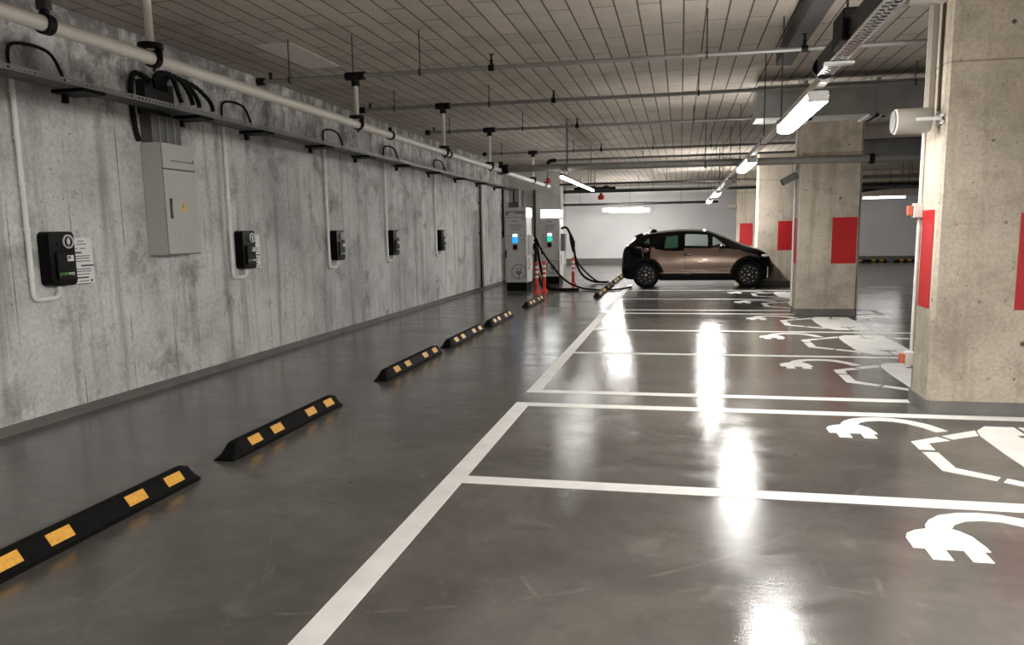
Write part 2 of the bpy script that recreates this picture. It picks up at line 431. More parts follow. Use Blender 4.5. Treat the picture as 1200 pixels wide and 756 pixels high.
def arc_pts(p0, p1, p2, n=8):
    """quadratic bezier"""
    a, b, c = Vector(p0), Vector(p1), Vector(p2)
    return [a*(1-t)**2 + b*2*t*(1-t) + c*t*t for t in [i/n for i in range(n+1)]]
def smooth_path(pts, n=8):
    P = [Vector(p) for p in pts]; out = []
    for i in range(len(P)-1):
        p0 = P[max(i-1,0)]; p1 = P[i]; p2 = P[i+1]; p3 = P[min(i+2,len(P)-1)]
        for k in range(n):
            t = k/n
            out.append(0.5*((2*p1) + (p2-p0)*t + (2*p0-5*p1+4*p2-p3)*t*t + (3*p1-p0-3*p2+p3)*t**3))
    out.append(P[-1]); return out

# ------------------------------------------------------------------ the setting
X0, X1, Y0, Y1, ZC = -5.2, 15.0, -9.0, 36.5, 3.5
struct('floor', MB().box((X0-0.2, Y0-0.2, -0.2), (X1+0.2, Y1+0.2, 0)), 'floor')
struct('ceiling', MB().box((X0-0.2, Y0-0.2, ZC), (X1+0.2, Y1+0.2, ZC+0.2)), 'ceiling')
struct('wall_left', MB().box((X0-0.2, Y0-0.2, 0), (X0, Y1+0.2, ZC)), 'wall')
struct('wall_far', MB().box((X0, Y1, 0), (X1, Y1+0.2, ZC)), 'wall_white')
struct('wall_right', MB().box((X1, Y0-0.2, 0), (X1+0.2, Y1+0.2, ZC)), 'wall_white')
struct('wall_near', MB().box((X0, Y0-0.2, 0), (X1, Y0, ZC)), 'wall_white')
struct('wall_stub', MB().box((X0, 24.0, 0), (-3.58, 24.5, ZC)), 'pier')
struct('baseboard_left', MB().box((X0, Y0, 0), (X0+0.012, 24.0, 0.075)).prism([(X0+0.012,0),(X0+0.04,0),(X0+0.012,0.03)], 'Y', Y0, 24.0), 'plinth')
struct('baseboard_far', MB().box((X0, Y1-0.02, 0), (X1, Y1, 0.24)), 'plinth')
struct('baseboard_stub', MB().box((X0+0.04, 23.985, 0), (-3.57, 24.0, 0.09)).box((-3.58, 23.985, 0), (-3.567, 24.5, 0.09)), 'plinth')
struct('added_beam', MB().box((5.0, 31.0, 2.62), (X1, 31.6, ZC)), 'column')  # added block standing in for the unlit dark zone under the ceiling

COLS = [6.86, 14.5, 22.1, 29.8]
for i, y in enumerate(COLS):
    c = 0.025
    poly = [(2+c, y), (3-c, y), (3, y+c), (3, y+0.5-c), (3-c, y+0.5), (2+c, y+0.5), (2, y+0.5-c), (2, y+c)]
    struct('column', MB().prism(poly, 'Z', 0, ZC), 'column')
    e = 0.012
    poly2 = [(2+c-e, y-e), (3-c+e, y-e), (3+e, y+c-e), (3+e, y+0.5-c+e), (3-c+e, y+0.5+e), (2+c-e, y+0.5+e), (2-e, y+0.5-c+e), (2-e, y+c-e)]
    struct('baseboard_column', MB().prism(poly2, 'Z', 0, 0.11), 'plinth')

# red painted panels on the columns
def red(a, b, label):
    tag(MB().box(a, b).build('red_sign_panel', 'red_paint', origin=((a[0]+b[0])/2, (a[1]+b[1])/2, a[2])), label, 'red panel', 'red panels painted on the columns')
E_ = 0.003
red((2-E_, 6.95, 0.86), (2, 7.27, 1.66), 'narrow red panel on the shaded side face of the nearest column, beside the white conduit')
red((2.59, 6.86-E_, 0.86), (2.97, 6.86, 1.62), 'red panel at the right picture edge on the front of the nearest column')
red((2.56, 14.5-E_, 0.90), (2.965, 14.5, 1.69), 'red panel on the front of the second column, right of the car')
red((2-E_, 14.6, 0.90), (2, 14.92, 1.69), 'thin sliver of red panel on the side face of the second column')
red((2.54, 22.1-E_, 0.93), (2.95, 22.1, 1.70), 'bright red panel on the column just in front of the car nose')
red((2.1, 29.8-E_, 0.90), (2.56, 29.8, 1.70), 'dark red panel deep in shade on the farthest column, above the car bonnet')

# ------------------------------------------------------------------ floor markings
def mark_poly(mb, poly, z=0.0025):
    bm = bmesh.new()
    vs = [bm.verts.new((x, y, z)) for x, y in poly]
    es = [bm.edges.new((vs[i], vs[(i+1) % len(vs)])) for i in range(len(vs))]
    bmesh.ops.triangle_fill(bm, use_beauty=True, edges=es)
    mb.frombm(bm)
    n = len(poly)
    return mb.add([(x, y, 0) for x, y in poly] + [(x, y, z) for x, y in poly], [(i, (i+1) % n, n+(i+1) % n, n+i) for i in range(n)])
def line(a, b, label):
    o = MB().box((a[0], a[1], 0.0), (b[0], b[1], 0.0025)).build('bay_line', 'white_paint', origin=((a[0]+b[0])/2, (a[1]+b[1])/2, 0))
    tag(o, label, 'painted line', 'white bay lines')
XL0, XL1 = -1.435, -1.305
line((XL0, -4.0), (XL1, 6.825), 'wide white line running diagonally out of the bottom of the picture')
line((XL0, 7.275), (XL1, 14.66), 'wide white line starting beyond the gap, towards the charging cabinets')
line((XL0, 15.18), (XL1, 22.5), 'wide white line alongside the glare, ending under the back of the car')
XR = 3.5
for y0, y1, lab in (
    (4.51, 4.65, 'nearest white bay line crossing the lower right of the picture'),
    (6.69, 6.825, 'white bay line passing the foot of the nearest column, near one of the pair'),
    (7.275, 7.40, 'white bay line meeting the nearest column, far one of the pair'),
    (9.74, 9.85, 'white bay line one bay beyond the nearest column'),
    (12.05, 12.16, 'white bay line two bays beyond the nearest column'),
    (14.55, 14.66, 'white bay line at the foot of the second column, near one of the pair'),
    (15.18, 15.30, 'white bay line behind the foot of the second column, far one of the pair'),
    (17.60, 17.71, 'white bay line one bay before the car'),
    (20.10, 20.22, 'white bay line right beneath the near wheels of the car')):
    line((XL1, y0), (XR - (0.0 if y0 < 15 else 0.1), y1), lab)
line((XR-0.11, 14.66), (XR, 15.30), 'short white corner line to the right of the second column')

PLUG = [(1.12,-.42),(1.14,-.36),(1.19,-.31),(1.25,-.28),(1.26,-.23),(1.30,-.15),(1.37,-.07),(1.47,-.02),(1.58,0),(1.68,-.01),(1.79,-.06),(1.91,-.19),
        (1.99,-.38),(1.89,-.43),(1.83,-.29),(1.75,-.18),(1.66,-.125),(1.57,-.115),(1.48,-.14),(1.41,-.2),(1.375,-.27),(1.40,-.29),(1.44,-.36),(1.46,-.5),
        (1.46,-.55),(1.43,-.55),(1.43,-.68),(1.34,-.68),(1.34,-.55),(1.26,-.55),(1.26,-.68),(1.17,-.68),(1.17,-.55),(1.12,-.55)]
CARP = [[(1.64,-.73),(1.86,-.57),(1.92,-.66),(1.75,-.76),(1.74,-.94),(1.64,-.94)],
        [(1.64,-1.00),(1.74,-1.00),(1.74,-1.36),(1.94,-1.52),(1.89,-1.60),(1.64,-1.43)],
        [(1.90,-.54),(2.19,-.33),(2.16,-.49),(1.945,-.63)],
        [(1.97,-1.54),(2.17,-1.70),(2.18,-1.83),(1.92,-1.62)],
        [(2.20,-.34),(2.30,-.19),(2.505,-.19),(2.495,-.43),(2.43,-.44),(2.43,-.52),(2.64,-.52),(2.64,-.44),(2.53,-.43),(2.535,-.19),(2.80,-.21),
         (2.82,-1.05),(2.80,-1.92),(2.545,-1.95),(2.53,-1.68),(2.64,-1.66),(2.64,-1.58),(2.43,-1.58),(2.43,-1.66),(2.505,-1.68),(2.515,-1.95),
         (2.31,-1.95),(2.19,-1.75),(2.17,-1.6),(2.16,-1.0),(2.17,-.5)],
        [(2.91,-.40),(3.08,-.40),(3.08,-.52),(2.91,-.52)],
        [(2.91,-1.60),(3.09,-1.60),(3.09,-1.72),(2.91,-1.72)]]
for top, lab in ((4.46, 'nearest white plug and car symbol, in the bottom right bay'), (6.66, 'white plug and car symbol in the bay before the nearest column'),
                 (9.60, 'white plug and car symbol in the bay just beyond the nearest column'), (11.97, 'white plug and car symbol one bay nearer than the second column'),
                 (14.34, 'white plug and car symbol in the bay ending at the second column'), (17.42, 'white plug and car symbol just beyond the second column'),
                 (19.90, 'white plug and car symbol in the bay directly before the bronze car')):
    t = thing('charging_symbol', lab, 'floor symbol', (2.0, top, 0), 'electric car symbols on the floor')
    mark_poly(MB(), [(x, top+y) for x, y in PLUG]).build('plug', 'white_paint', t)
    mb = MB()
    for p in CARP: mark_poly(mb, [(x, top+y) for x, y in p])
    mb.build('car_outline', 'white_paint', t)

# ------------------------------------------------------------------ wheel stops
def make_stop(y0, y1, x, lab, marks=True, along='Y'):
    w, h, tp = 0.085, 0.105, 0.20
    L = y1 - y0
    t = thing('wheel_stop', lab, 'wheel stop', (x, y0, 0), 'black and yellow wheel stops')
    sec = [(-w, 0), (w, 0), (w, 0.025), (0.03, h), (-0.03, h), (-w, 0.025)]
    def ring(y, k): return [(x + px*(1 - 0.15*(1-k)), y, max(0.006 if pz > 0 else 0, pz*k)) for px, pz in sec]
    stations = [(y0, 0.25), (y0+tp*0.55, 0.93), (y0+tp*0.75, 1.0), (y1-0.10, 1.0), (y1-0.06, 0.97), (y1, 0.35)]
    vs = [p for s in stations for p in ring(*s)]; n = 6; fs = []
    for i in range(len(stations)-1):
        for k in range(n): fs.append((i*n+k, i*n+(k+1)%n, (i+1)*n+(k+1)%n, (i+1)*n+k))
    fs += [tuple(range(n-1,-1,-1)), tuple((len(stations)-1)*n+k for k in range(n))]
    parts = [MB().add(vs, fs)]
    mks = []
    for f in (0.185, 0.365, 0.68, 0.87):
        yc = y0 + f*L; d = 0.078
        e = 0.003; nx, nz = 0.82*e, 0.57*e
        sx, sz = (w-0.03), (0.025-h)
        u0, u1 = 0.08, 0.74
        q = [(x+0.03+sx*u0, h+sz*u0), (x+0.03+sx*u0+nx, h+sz*u0+nz), (x+0.03+sx*u1+nx, h+sz*u1+nz), (x+0.03+sx*u1, h+sz*u1)]
        mks.append(MB().prism(q, 'Y', yc-d, yc+d))
    if along == 'X':
        for mb in parts + mks:
            mb.v = [Vector((x + (v.y-y0), y0 - (v.x-x), v.z)) for v in mb.v]
    parts[0].build('rubber_body', 'rubber', t)
    for m in mks: m.build('yellow_mark', 'yellow', t)
SX = -3.065
for y0, y1, lab in ((2.52, 4.32, 'wheel stop cut off by the left picture edge, nearest of the row'), (4.70, 6.50, 'second wheel stop in the row along the grey wall'),
                    (7.62, 9.60, 'third wheel stop in the row, the first beyond the wide gap'), (9.98, 11.90, 'fourth wheel stop in the row along the grey wall'),
                    (12.33, 14.05, 'fifth wheel stop in the row, last but one before the cabinets'), (15.55, 17.45, 'sixth and farthest wheel stop in the row, before the nearer cabinet')):
    make_stop(y0, y1, SX, lab)
for y0, y1, lab in ((17.95, 19.80, 'wheel stop standing left of the car rear with bright marks'), (20.15, 21.95, 'wheel stop right behind the rear bumper of the car'), (22.35, 24.15, 'third wheel stop in line behind the car rear'), (24.5, 26.3, 'farthest wheel stop in line behind the car rear'),
                    ):
    make_stop(y0, y1, -1.87, lab)
make_stop(36.0, 37.7, 6.9, 'wheel stop at the far white wall, emerging from behind the second column', along='X')
make_stop(36.0, 37.7, 8.85, 'wheel stop at the far white wall, next to the nearest column edge', along='X')

WX = X0 + 0.002
# ------------------------------------------------------------------ wall chargers, notices, conduits
def wallbox(y, lab):
    xf = WX + 0.11; w = 0.28; z0, z1 = 1.145, 1.60
    t = thing('wall_charger', lab, 'wall charger', (WX, y, z0), 'black wall chargers')
    poly = []
    r = 0.045
    for cx, cz, a0 in ((y+w-r, z1-r, 0), (y+r, z1-r, PI/2), (y+r, z0+r, PI), (y+w-r, z0+r, 3*PI/2)):
        for k in range(5):
            a = a0 + k*PI/8; poly.append((cx + r*math.cos(a), cz + r*math.sin(a)))
    MB().prism(poly, 'X', WX, xf).build('housing', 'box_black', t)
    # raised lower front flap
    MB().box((xf, y+0.06, z0+0.05), (xf+0.02, y+w-0.03, z1-0.17), 0.008).build('front_panel', 'box_panel', t)
    sy, sz = y+w-0.075, z1-0.085
    MB().lathe([(0.058, 0.0), (0.058, 0.012), (0.048, 0.012), (0.048, 0.0)], (xf, sy, sz), 'X', 24).build('socket_ring', 'white_print', t)
    sk = MB().lathe([(0.045, 0.0), (0.045, 0.008)], (xf, sy, sz), 'X', 20).build('socket', 'box_black', t)
    mb = MB().box((xf+0.008, sy-0.018, sz-0.02), (xf+0.012, sy+0.018, sz+0.018), 0.003).cyl((xf+0.01, sy, sz-0.02), (xf+0.01, sy, sz-0.038), 0.005)
    mb.box((xf+0.008, sy-0.012, sz+0.018), (xf+0.012, sy-0.005, sz+0.034)).box((xf+0.008, sy+0.005, sz+0.018), (xf+0.012, sy+0.012, sz+0.034))
    mb.build('plug_emblem', 'white_print', sk)
    st = MB().box((xf+0.02, y+w-0.115, z0+0.205), (xf+0.022, y+w-0.045, z0+0.255)).build('sticker', 'paper', t)
    MB().box((xf+0.022, y+w-0.108, z0+0.225), (xf+0.0228, y+w-0.08, z0+0.248)).build('print', 'print_grey', st)
    MB().lathe([(0.016, 0), (0.016, 0.006)], (xf, y+0.10, z1-0.10), 'X', 16).build('button', 'box_panel', t)
    text_mesh('green_lettering', 'green', 0.044, 'green_print', t, (xf+0.0215, y+0.115, z0+0.105), ROT_LEFTWALL, bold=0.0006)
    text_mesh('white_lettering', 'way', 0.044, 'white_print', t, (xf+0.0215, y+0.198, z0+0.105), ROT_LEFTWALL, bold=0.0006)
CY = [5.43, 8.38, 11.01, 13.43, 16.36]
for y, lab in zip(CY, ('nearest black wall charger, at the left edge beside a white notice', 'second black wall charger, right of the grey electrical cabinet',
                       'third black wall charger, middle one of the five on the wall', 'fourth black wall charger along the grey wall', 'fifth and farthest black wall charger along the grey wall')):
    wallbox(y+0.13, lab)
for y, lab in zip(CY, ('grey conduit dropping to the nearest wall charger', 'grey conduit dropping to the second wall charger, beside the cabinet',
                       'thin grey conduit dropping to the third wall charger', 'thin grey conduit dropping to the fourth wall charger', 'thin grey conduit dropping to the farthest wall charger')):
    xc = WX+0.035
    t = thing('conduit', lab, 'conduit', (WX, y, 1.04), 'conduits feeding the wall chargers')
    pts = [(xc, y, 2.80), (xc, y, 1.13)] + arc_pts((xc, y, 1.11), (xc, y, 1.045), (xc, y+0.06, 1.045), 6) + \
          arc_pts((xc, y+0.20, 1.045), (xc, y+0.255, 1.045), (xc+0.02, y+0.255, 1.09), 6) + [(xc+0.02, y+0.255, 1.143)]
    MB().tube(pts, 0.021, 12).build('pipe', 'pvc', t, True)
    for z in (1.25, 1.62, 1.98, 2.34, 2.7):
        MB().cyl((xc, y, z-0.012), (xc, y, z+0.012), 0.026, 12).box((WX, y-0.012, z-0.012), (xc, y+0.012, z+0.012)).build('mounting_clip', 'pvc', t)
    # black flexible end looping over the tray
    lp = smooth_path([(WX+0.03, y, 2.79), (WX+0.03, y, 3.0), (WX+0.05, y+0.05, 3.07), (WX+0.08, y+0.25, 3.08), (WX+0.12, y+0.36, 3.02), (WX+0.16, y+0.42, 2.83)], 5)
    MB().tube(lp, 0.014, 8).build('flexible_loop', 'black_metal', t, True)
def notice(y, lab):
    t = thing('notice', lab, 'notice', (WX, y, 1.14), 'printed notices beside the chargers')
    MB().box((WX, y, 1.14), (WX+0.006, y+0.27, 1.545)).build('sign_sheet', 'paper', t)
    mb = MB()
    rows = [(.515,.10,.18),(.49,.09,.2),(.452,.07,.09),(.452,.12,.19),(.416,.02,.14),(.385,.03,.24),(.365,.03,.23),(.34,.03,.24),(.30,.12,.27),(.27,.05,.24),(.25,.05,.24),(.225,.05,.22),(.195,.03,.2),(.165,.08,.2),(.14,.05,.22)]
    for i, (z, a, b) in enumerate(rows):
        h = 0.007 if i in (4, 8, 12) else 0.0035
        mb.box((WX+0.006, y+a, 1.0+z-h), (WX+0.0066, y+b, 1.0+z+h))
    mb.build('printed_lines', 'ink', t)
    mb = MB()
    for a in (0.03, 0.235): mb.box((WX+0.006, y+a-0.01, 1.155), (WX+0.0066, y+a+0.012, 1.177))
    mb.build('printed_mark', 'ink', t)
notice(5.895, 'white printed notice beside the nearest wall charger')
notice(8.80, 'white printed notice half hidden behind the second wall charger')

# electrical cabinet
t = thing('electrical_cabinet', 'grey two-door electrical cabinet on the wall with yellow warning triangle', 'electrical cabinet', (WX, 7.2, 1.36))
cy0, cy1, cx = 6.95, 7.49, -4.96
MB().box((WX, cy0, 1.36), (cx-0.02, cy1, 2.46), 0.006).build('cabinet_body', 'cab_grey', t)
MB().box((cx-0.02, cy0+0.004, 1.362), (cx-0.015, cy1-0.004, 2.458)).build('gasket', 'cab_line', t)
d = MB().box((cx-0.015, cy0, 1.37), (cx, cy1, 2.20), 0.004).build('lower_door', 'cab_grey', t)
MB().box((cx, cy0+0.055, 1.72), (cx+0.008, cy0+0.095, 1.92), 0.004).build('handle_plate', 'cab_line', d)
MB().box((cx+0.008, cy0+0.066, 1.75), (cx+0.02, cy0+0.084, 1.87), 0.004).build('handle', 'galv', d)
tz, ty = 1.80, cy0+0.27
MB().prism([(ty-0.055, tz), (ty+0.055, tz), (ty, tz+0.10)], 'X', cx, cx+0.0015).build('warning_sign', 'sign_yellow', d)
MB().prism([(ty+0.006, tz+0.075), (ty-0.014, tz+0.04), (ty+0.0, tz+0.042), (ty-0.008, tz+0.012), (ty+0.016, tz+0.05), (ty+0.002, tz+0.048)], 'X', cx+0.0015, cx+0.0022).build('lightning_print', 'ink', d)
for k in range(6):
    pass
d = MB().box((cx-0.015, cy0, 2.212), (cx, cy1, 2.455), 0.004).build('upper_door', 'cab_grey', t)
MB().box((cx, cy0+0.13, 2.285), (cx+0.004, cy1-0.05, 2.293)).box((cx, cy1-0.06, 2.293), (cx+0.004, cy1-0.05, 2.32)).build('slot', 'cab_line', d)
mb = MB()
for k in range(9): mb.box((cx, cy0+0.05+k*0.052, 1.40), (cx+0.0016, cy0+0.056+k*0.052, 2.17))
mb.build('rib', 'cab_grey', t)

t = thing('cable_duct', 'grey metal cable duct with black corrugated cables above the electrical cabinet', 'cable duct', (WX, 7.1, 2.47))
MB().box((WX, 6.97, 2.462), (WX+0.13, 7.43, 2.735), 0.004).build('duct_cover', 'galv_dark', t)
MB().box((WX, 6.95, 2.735), (WX+0.05, 7.40, 2.862)).box((WX, 6.95, 2.862), (WX+0.10, 7.40, 3.06)).build('upper_cover', 'dark_pipe', t)
for yy in (7.08, 7.2, 7.32): MB().box((WX+0.13, yy-0.006, 2.47), (WX+0.138, yy+0.006, 2.73)).build('duct_seam', 'galv', t)
for a, b, dx in ((7.25, 7.95, 0.0), (7.15, 7.66, 0.03), (7.02, 7.32, 0.05), (7.05, 7.5, 0.06)):
    pts = smooth_path([(WX+0.12+dx, a, 2.98), (WX+0.12+dx, a, 3.08), (WX+0.14+dx, a+0.08, 3.14), (WX+0.16+dx, (a+b)/2+0.07, 3.11), (WX+0.18+dx, b-0.04, 2.99), (WX+0.19+dx, b, 2.885)], 8)
    MB().tube(pts, [0.021 + 0.004*(k % 2) for k in range(len(pts))], 10).build('corrugated_cable', 'black_metal', t)
pts = smooth_path([(WX+0.03, 6.90, 2.47), (WX+0.03, 6.86, 2.6), (WX+0.03, 6.84, 2.9), (WX+0.06, 6.87, 3.10), (WX+0.14, 7.0, 3.04)], 8)
MB().tube(pts, [0.024 + 0.004*(k % 2) for k in range(len(pts))], 10).build('corrugated_cable', 'black_metal', t)

# cable tray along the wall
t = thing('cable_tray', 'long perforated metal cable tray running along the grey wall', 'cable tray', (WX, 3.0, 2.79))
ta, tb = WX+0.06, WX+0.30; ty0, ty1 = -6.0, 23.95
mb = MB().box((ta, ty0, 2.785), (tb, ty1, 2.790)).build('tray_bottom', 'galv_dark', t)
mb = MB().box((ta, ty0, 2.79), (ta+0.003, ty1, 2.85))
mb.box((tb-0.003, ty0, 2.785), (tb, ty1, 2.803)).box((tb-0.003, ty0, 2.821), (tb, ty1, 2.835))
y = ty0
while y < ty1:
    mb.box((tb-0.003, y, 2.803), (tb, min(y+0.026, ty1), 2.821)); y += 0.05
mb.build('perforated_lip', 'galv', t)
for y in (2.0, 4.4, 6.0, 7.62, 8.9, 10.6, 12.2, 14.1, 16.0, 18.0, 20.0, 22.0):
    MB().box((WX, y-0.13, 2.755), (tb+0.015, y+0.13, 2.784)).box((WX, y-0.02, 2.69), (WX+0.04, y+0.02, 2.755)).build('bracket', 'black_metal', t)
mb = MB()
for k in range(5):
    mb.tube([(ta+0.03+k*0.042, ty0+0.1, 2.803), (ta+0.04+k*0.04, 6, 2.806), (ta+0.03+k*0.042, 14, 2.803), (ta+0.03+k*0.04, ty1-0.05, 2.805)], 0.012, 6)
o = mb.build('cable_run', 'black_metal', t)

# metal pipes and a pipe shadow on the far end of the left wall
for y, r, z0, mt, lab in ((20.35, 0.035, 0.08, 'galv', 'shiny metal pipe standing against the wall, left of the cabinets'),
                          (20.22, 0.02, 0.08, 'black_metal', 'dark strip for the shadow beside the shiny metal wall pipe'),  # black tube standing in for the shadow beside the shiny pipe
                          (22.95, 0.03, 1.36, 'black_metal', 'black cable sleeve ending halfway down the wall, beside the nearer cabinet')):
    mb = MB().tube([(WX+0.045, y, z0), (WX+0.045, y, 2.784)], r, 12)
    for z in (1.5, 2.3): mb.box((WX, y-r-0.01, z-0.02), (WX+0.045, y+r+0.01, z+0.02))
    tag(mb.build('wall_mounted_pipe', mt, smooth=True, origin=(WX, y, z0)), lab, 'pipe')
for x, r, z0, mt, lab in ((-4.85, 0.03, 0.1, 'pvc', 'white conduit dropping behind the nearer charging cabinet, leftmost of the set'), (-4.72, 0.03, 0.1, 'galv', 'metal conduit dropping behind the nearer charging cabinet, middle of the set'),
                          (-4.38, 0.035, 0.1, 'dark_pipe', 'dark conduit dropping behind the nearer charging cabinet, rightmost of the set')):
    tag(MB().tube([(x, 23.95, z0), (x, 23.95, 2.78)], r, 12).build('wall_mounted_pipe', mt, smooth=True, origin=(x, 23.95, z0)), lab, 'pipe')
t = thing('junction_box', 'grey junction box on the short wall above the nearer charging cabinet', 'junction box', (-5.0, 23.95, 2.0))
MB().box((-5.16, 23.85, 2.10), (-4.9, 24.0, 2.42), 0.01).build('box_body', 'galv_dark', t)
MB().box((-5.14, 23.842, 2.12), (-4.92, 23.85, 2.40), 0.003).build('mounting_lid', 'galv_dark', t)
MB().tube([(-5.03, 23.93, 2.42), (-5.03, 23.93, 2.78)], 0.02, 8).build('cable_gland', 'black_metal', t)

# ------------------------------------------------------------------ sprinkler pipework
MX, MZ = -3.2, 2.63
t = thing('sprinkler_main', 'thick cream sprinkler main pipe running along the grey wall', 'pipe', (MX, 8.0, MZ))
MB().tube([(MX, -6, MZ), (MX, 6, MZ), (MX, 19.5, MZ)], 0.040, 20).build('pipe_run', 'cream_pipe', t, True)
RB = [(4.45, 3.1), (7.62, 3.1), (10.62, 3.25), (13.3, 3.25), (17.35, 3.25)]
for y in [3.62, 8.55, 10.85, 18.9]:
    mb = MB().lathe_ring([(0.041, -0.025), (0.053, -0.025), (0.053, 0.025), (0.041, 0.025)], (MX, y, MZ), 'Y', 20)
    mb.box((MX-0.018, y-0.015, MZ+0.05), (MX+0.018, y+0.015, MZ+0.085))
    mb.build('coupling', 'black_metal', t)
for y in (3.62,):
    MB().cyl((MX, y, MZ+0.08), (MX, y, ZC), 0.006, 8).box((MX-0.03, y-0.02, MZ+0.07), (MX+0.03, y+0.02, MZ+0.12)).build('hanger', 'rod', t)

def branch(y, z, xa, xb, r, rods, heads, lab, mat='grey_pipe', riser=True, dark=True):
    t = thing('sprinkler_branch', lab, 'pipe', (MX, y, z), 'sprinkler branch pipes under the ceiling')
    MB().tube([(xa, y, z), (xb, y, z)], r, 14).build('pipe_run', mat, t, True)
    MB().cyl((xa-0.05, y, z), (xa+0.03, y, z), r+0.018, 12).cyl((xa+0.10, y, z+r), (xa+0.10, y, z+0.085), 0.016, 8).build('end_cap', 'black_metal', t)
    if riser:
        MB().tube([(MX, y, MZ+0.042), (MX, y, z)], 0.024, 14).build('riser', 'cream_pipe', t, True)
        mb = MB().cyl((MX-0.10, y, z), (MX+0.10, y, z), r+0.020, 12).cyl((MX, y, z-0.10), (MX, y, z), 0.042, 12)
        mb.build('tee', 'black_metal', t)
        mb = MB().lathe_ring([(0.05, 0.05), (0.075, 0.055), (0.075, 0.085), (0.05, 0.09)], (MX, y, MZ), 'Z', 18)
        mb.lathe_ring([(0.041, -0.022), (0.054, -0.022), (0.054, 0.022), (0.041, 0.022)], (MX, y+0.02, MZ), 'Y', 20)
        mb.cyl((MX+0.055, y+0.02, MZ-0.02), (MX+0.055, y+0.02, MZ+0.06), 0.012, 8).cyl((MX, y+0.02, MZ-0.04), (MX, y+0.02, MZ-0.075), 0.010, 8)
        mb.build('saddle_clamp', 'black_metal', t)
    for x in rods:
        MB().cyl((x, y, z-r-0.02), (x, y, ZC), 0.006, 8).lathe_ring([(r+0.002, -0.012), (r+0.010, -0.012), (r+0.010, 0.012), (r+0.002, 0.012)], (x, y, z), 'X', 14).build('hanger', 'rod', t)
    for x in heads:
        mb = MB().cyl((x, y, z), (x, y, z+0.075), 0.016, 10).cyl((x, y, z+0.075), (x, y, z+0.12), 0.010, 8).cyl((x, y, z+0.12), (x, y, z+0.126), 0.024, 12)
        mb.cyl((x-0.028, y, z), (x+0.028, y, z), r+0.010, 12)
        mb.build('sprinkler_head', 'black_metal', t)
branch(4.45, 3.1, -3.3, 9.5, 0.022, (-2.5, 0.2), (), 'short cream riser at the top left of the picture, rising out of view')
branch(7.62, 3.1, -4.22, 9.5, 0.021, (-3.91, -3.22, -2.52, 0.21, 3.8), (-1.8, 1.05), 'nearest sprinkler branch pipe crossing under the ceiling')
branch(10.62, 3.25, -4.36, 9.5, 0.024, (-3.9, -2.55, 0.2, 2.75), (-1.67,), 'second sprinkler branch pipe crossing under the ceiling')
branch(13.3, 3.25, -4.28, 9.5, 0.024, (-3.9, -2.62, 0.18, 1.3), (-1.7,), 'third sprinkler branch pipe crossing under the ceiling')
branch(17.35, 3.25, -4.28, 9.5, 0.024, (-3.9, -2.3, -0.6, 0.6), (-1.7,), 'fourth and farthest sprinkler branch pipe with a riser')
# pipe ending the main, with an elbow up
t = thing('sprinkler_branch', 'pipe rising from the end of the cream main through an elbow', 'pipe', (MX, 19.4, 3.1), 'sprinkler branch pipes under the ceiling')
MB().tube([(MX, 19.4, MZ+0.06), (MX, 19.4, 3.13)] + arc_pts((MX, 19.4, 3.16), (MX, 19.4, 3.24), (MX+0.1, 19.4, 3.24), 6) + [(9.0, 19.4, 3.26)], 0.026, 12).build('pipe_run', 'grey_pipe', t, True)
MB().tube([(MX, 19.4, 3.05), (MX, 19.4, 3.13)] + arc_pts((MX, 19.4, 3.16), (MX, 19.4, 3.24), (MX+0.1, 19.4, 3.24), 6) + [(MX+0.2, 19.4, 3.242)], 0.045, 12).build('elbow', 'black_metal', t, True)
MB().lathe_ring([(0.03, 0), (0.055, 0.0), (0.055, 0.12), (0.03, 0.12)], (MX, 19.4, MZ+0.062), 'Z', 14).build('red_collar', 'red_device', t)
for x in (-0.9, 0.8): MB().cyl((x, 19.4, 3.2), (x, 19.4, ZC), 0.006, 8).build('hanger', 'rod', t)
# header teeing off the main
HY, HZ = 14.15, 2.66
t = thing('sprinkler_header', 'thick beige header pipe crossing in front of the second column', 'pipe', (MX, HY, HZ))
MB().tube([(MX+0.05, HY, HZ), (9.5, HY, HZ-0.05)], 0.062, 18).build('pipe_run', 'grey_pipe', t, True)
MB().cyl((MX+0.055, HY, HZ), (MX+0.14, HY, HZ), 0.085, 16).lathe_ring([(0.044, -0.12), (0.066, -0.12), (0.066, 0.12), (0.044, 0.12)], (MX, HY, MZ), 'Y', 20).cyl((MX, HY, MZ+0.05), (MX, HY, MZ+0.16), 0.04, 12).build('tee', 'black_metal', t)
MB().cyl((3.02, HY, HZ-0.026), (3.10, HY, HZ-0.026), 0.085, 16).build('coupling', 'black_metal', t)
for x in (-2.0, 0.4, 4.4): MB().cyl((x, HY, HZ+0.05), (x, HY, ZC), 0.007, 8).lathe_ring([(0.063, -0.015), (0.072, -0.015), (0.072, 0.015), (0.063, 0.015)], (x, HY, HZ-0.03), 'X', 18).build('hanger', 'rod', t)
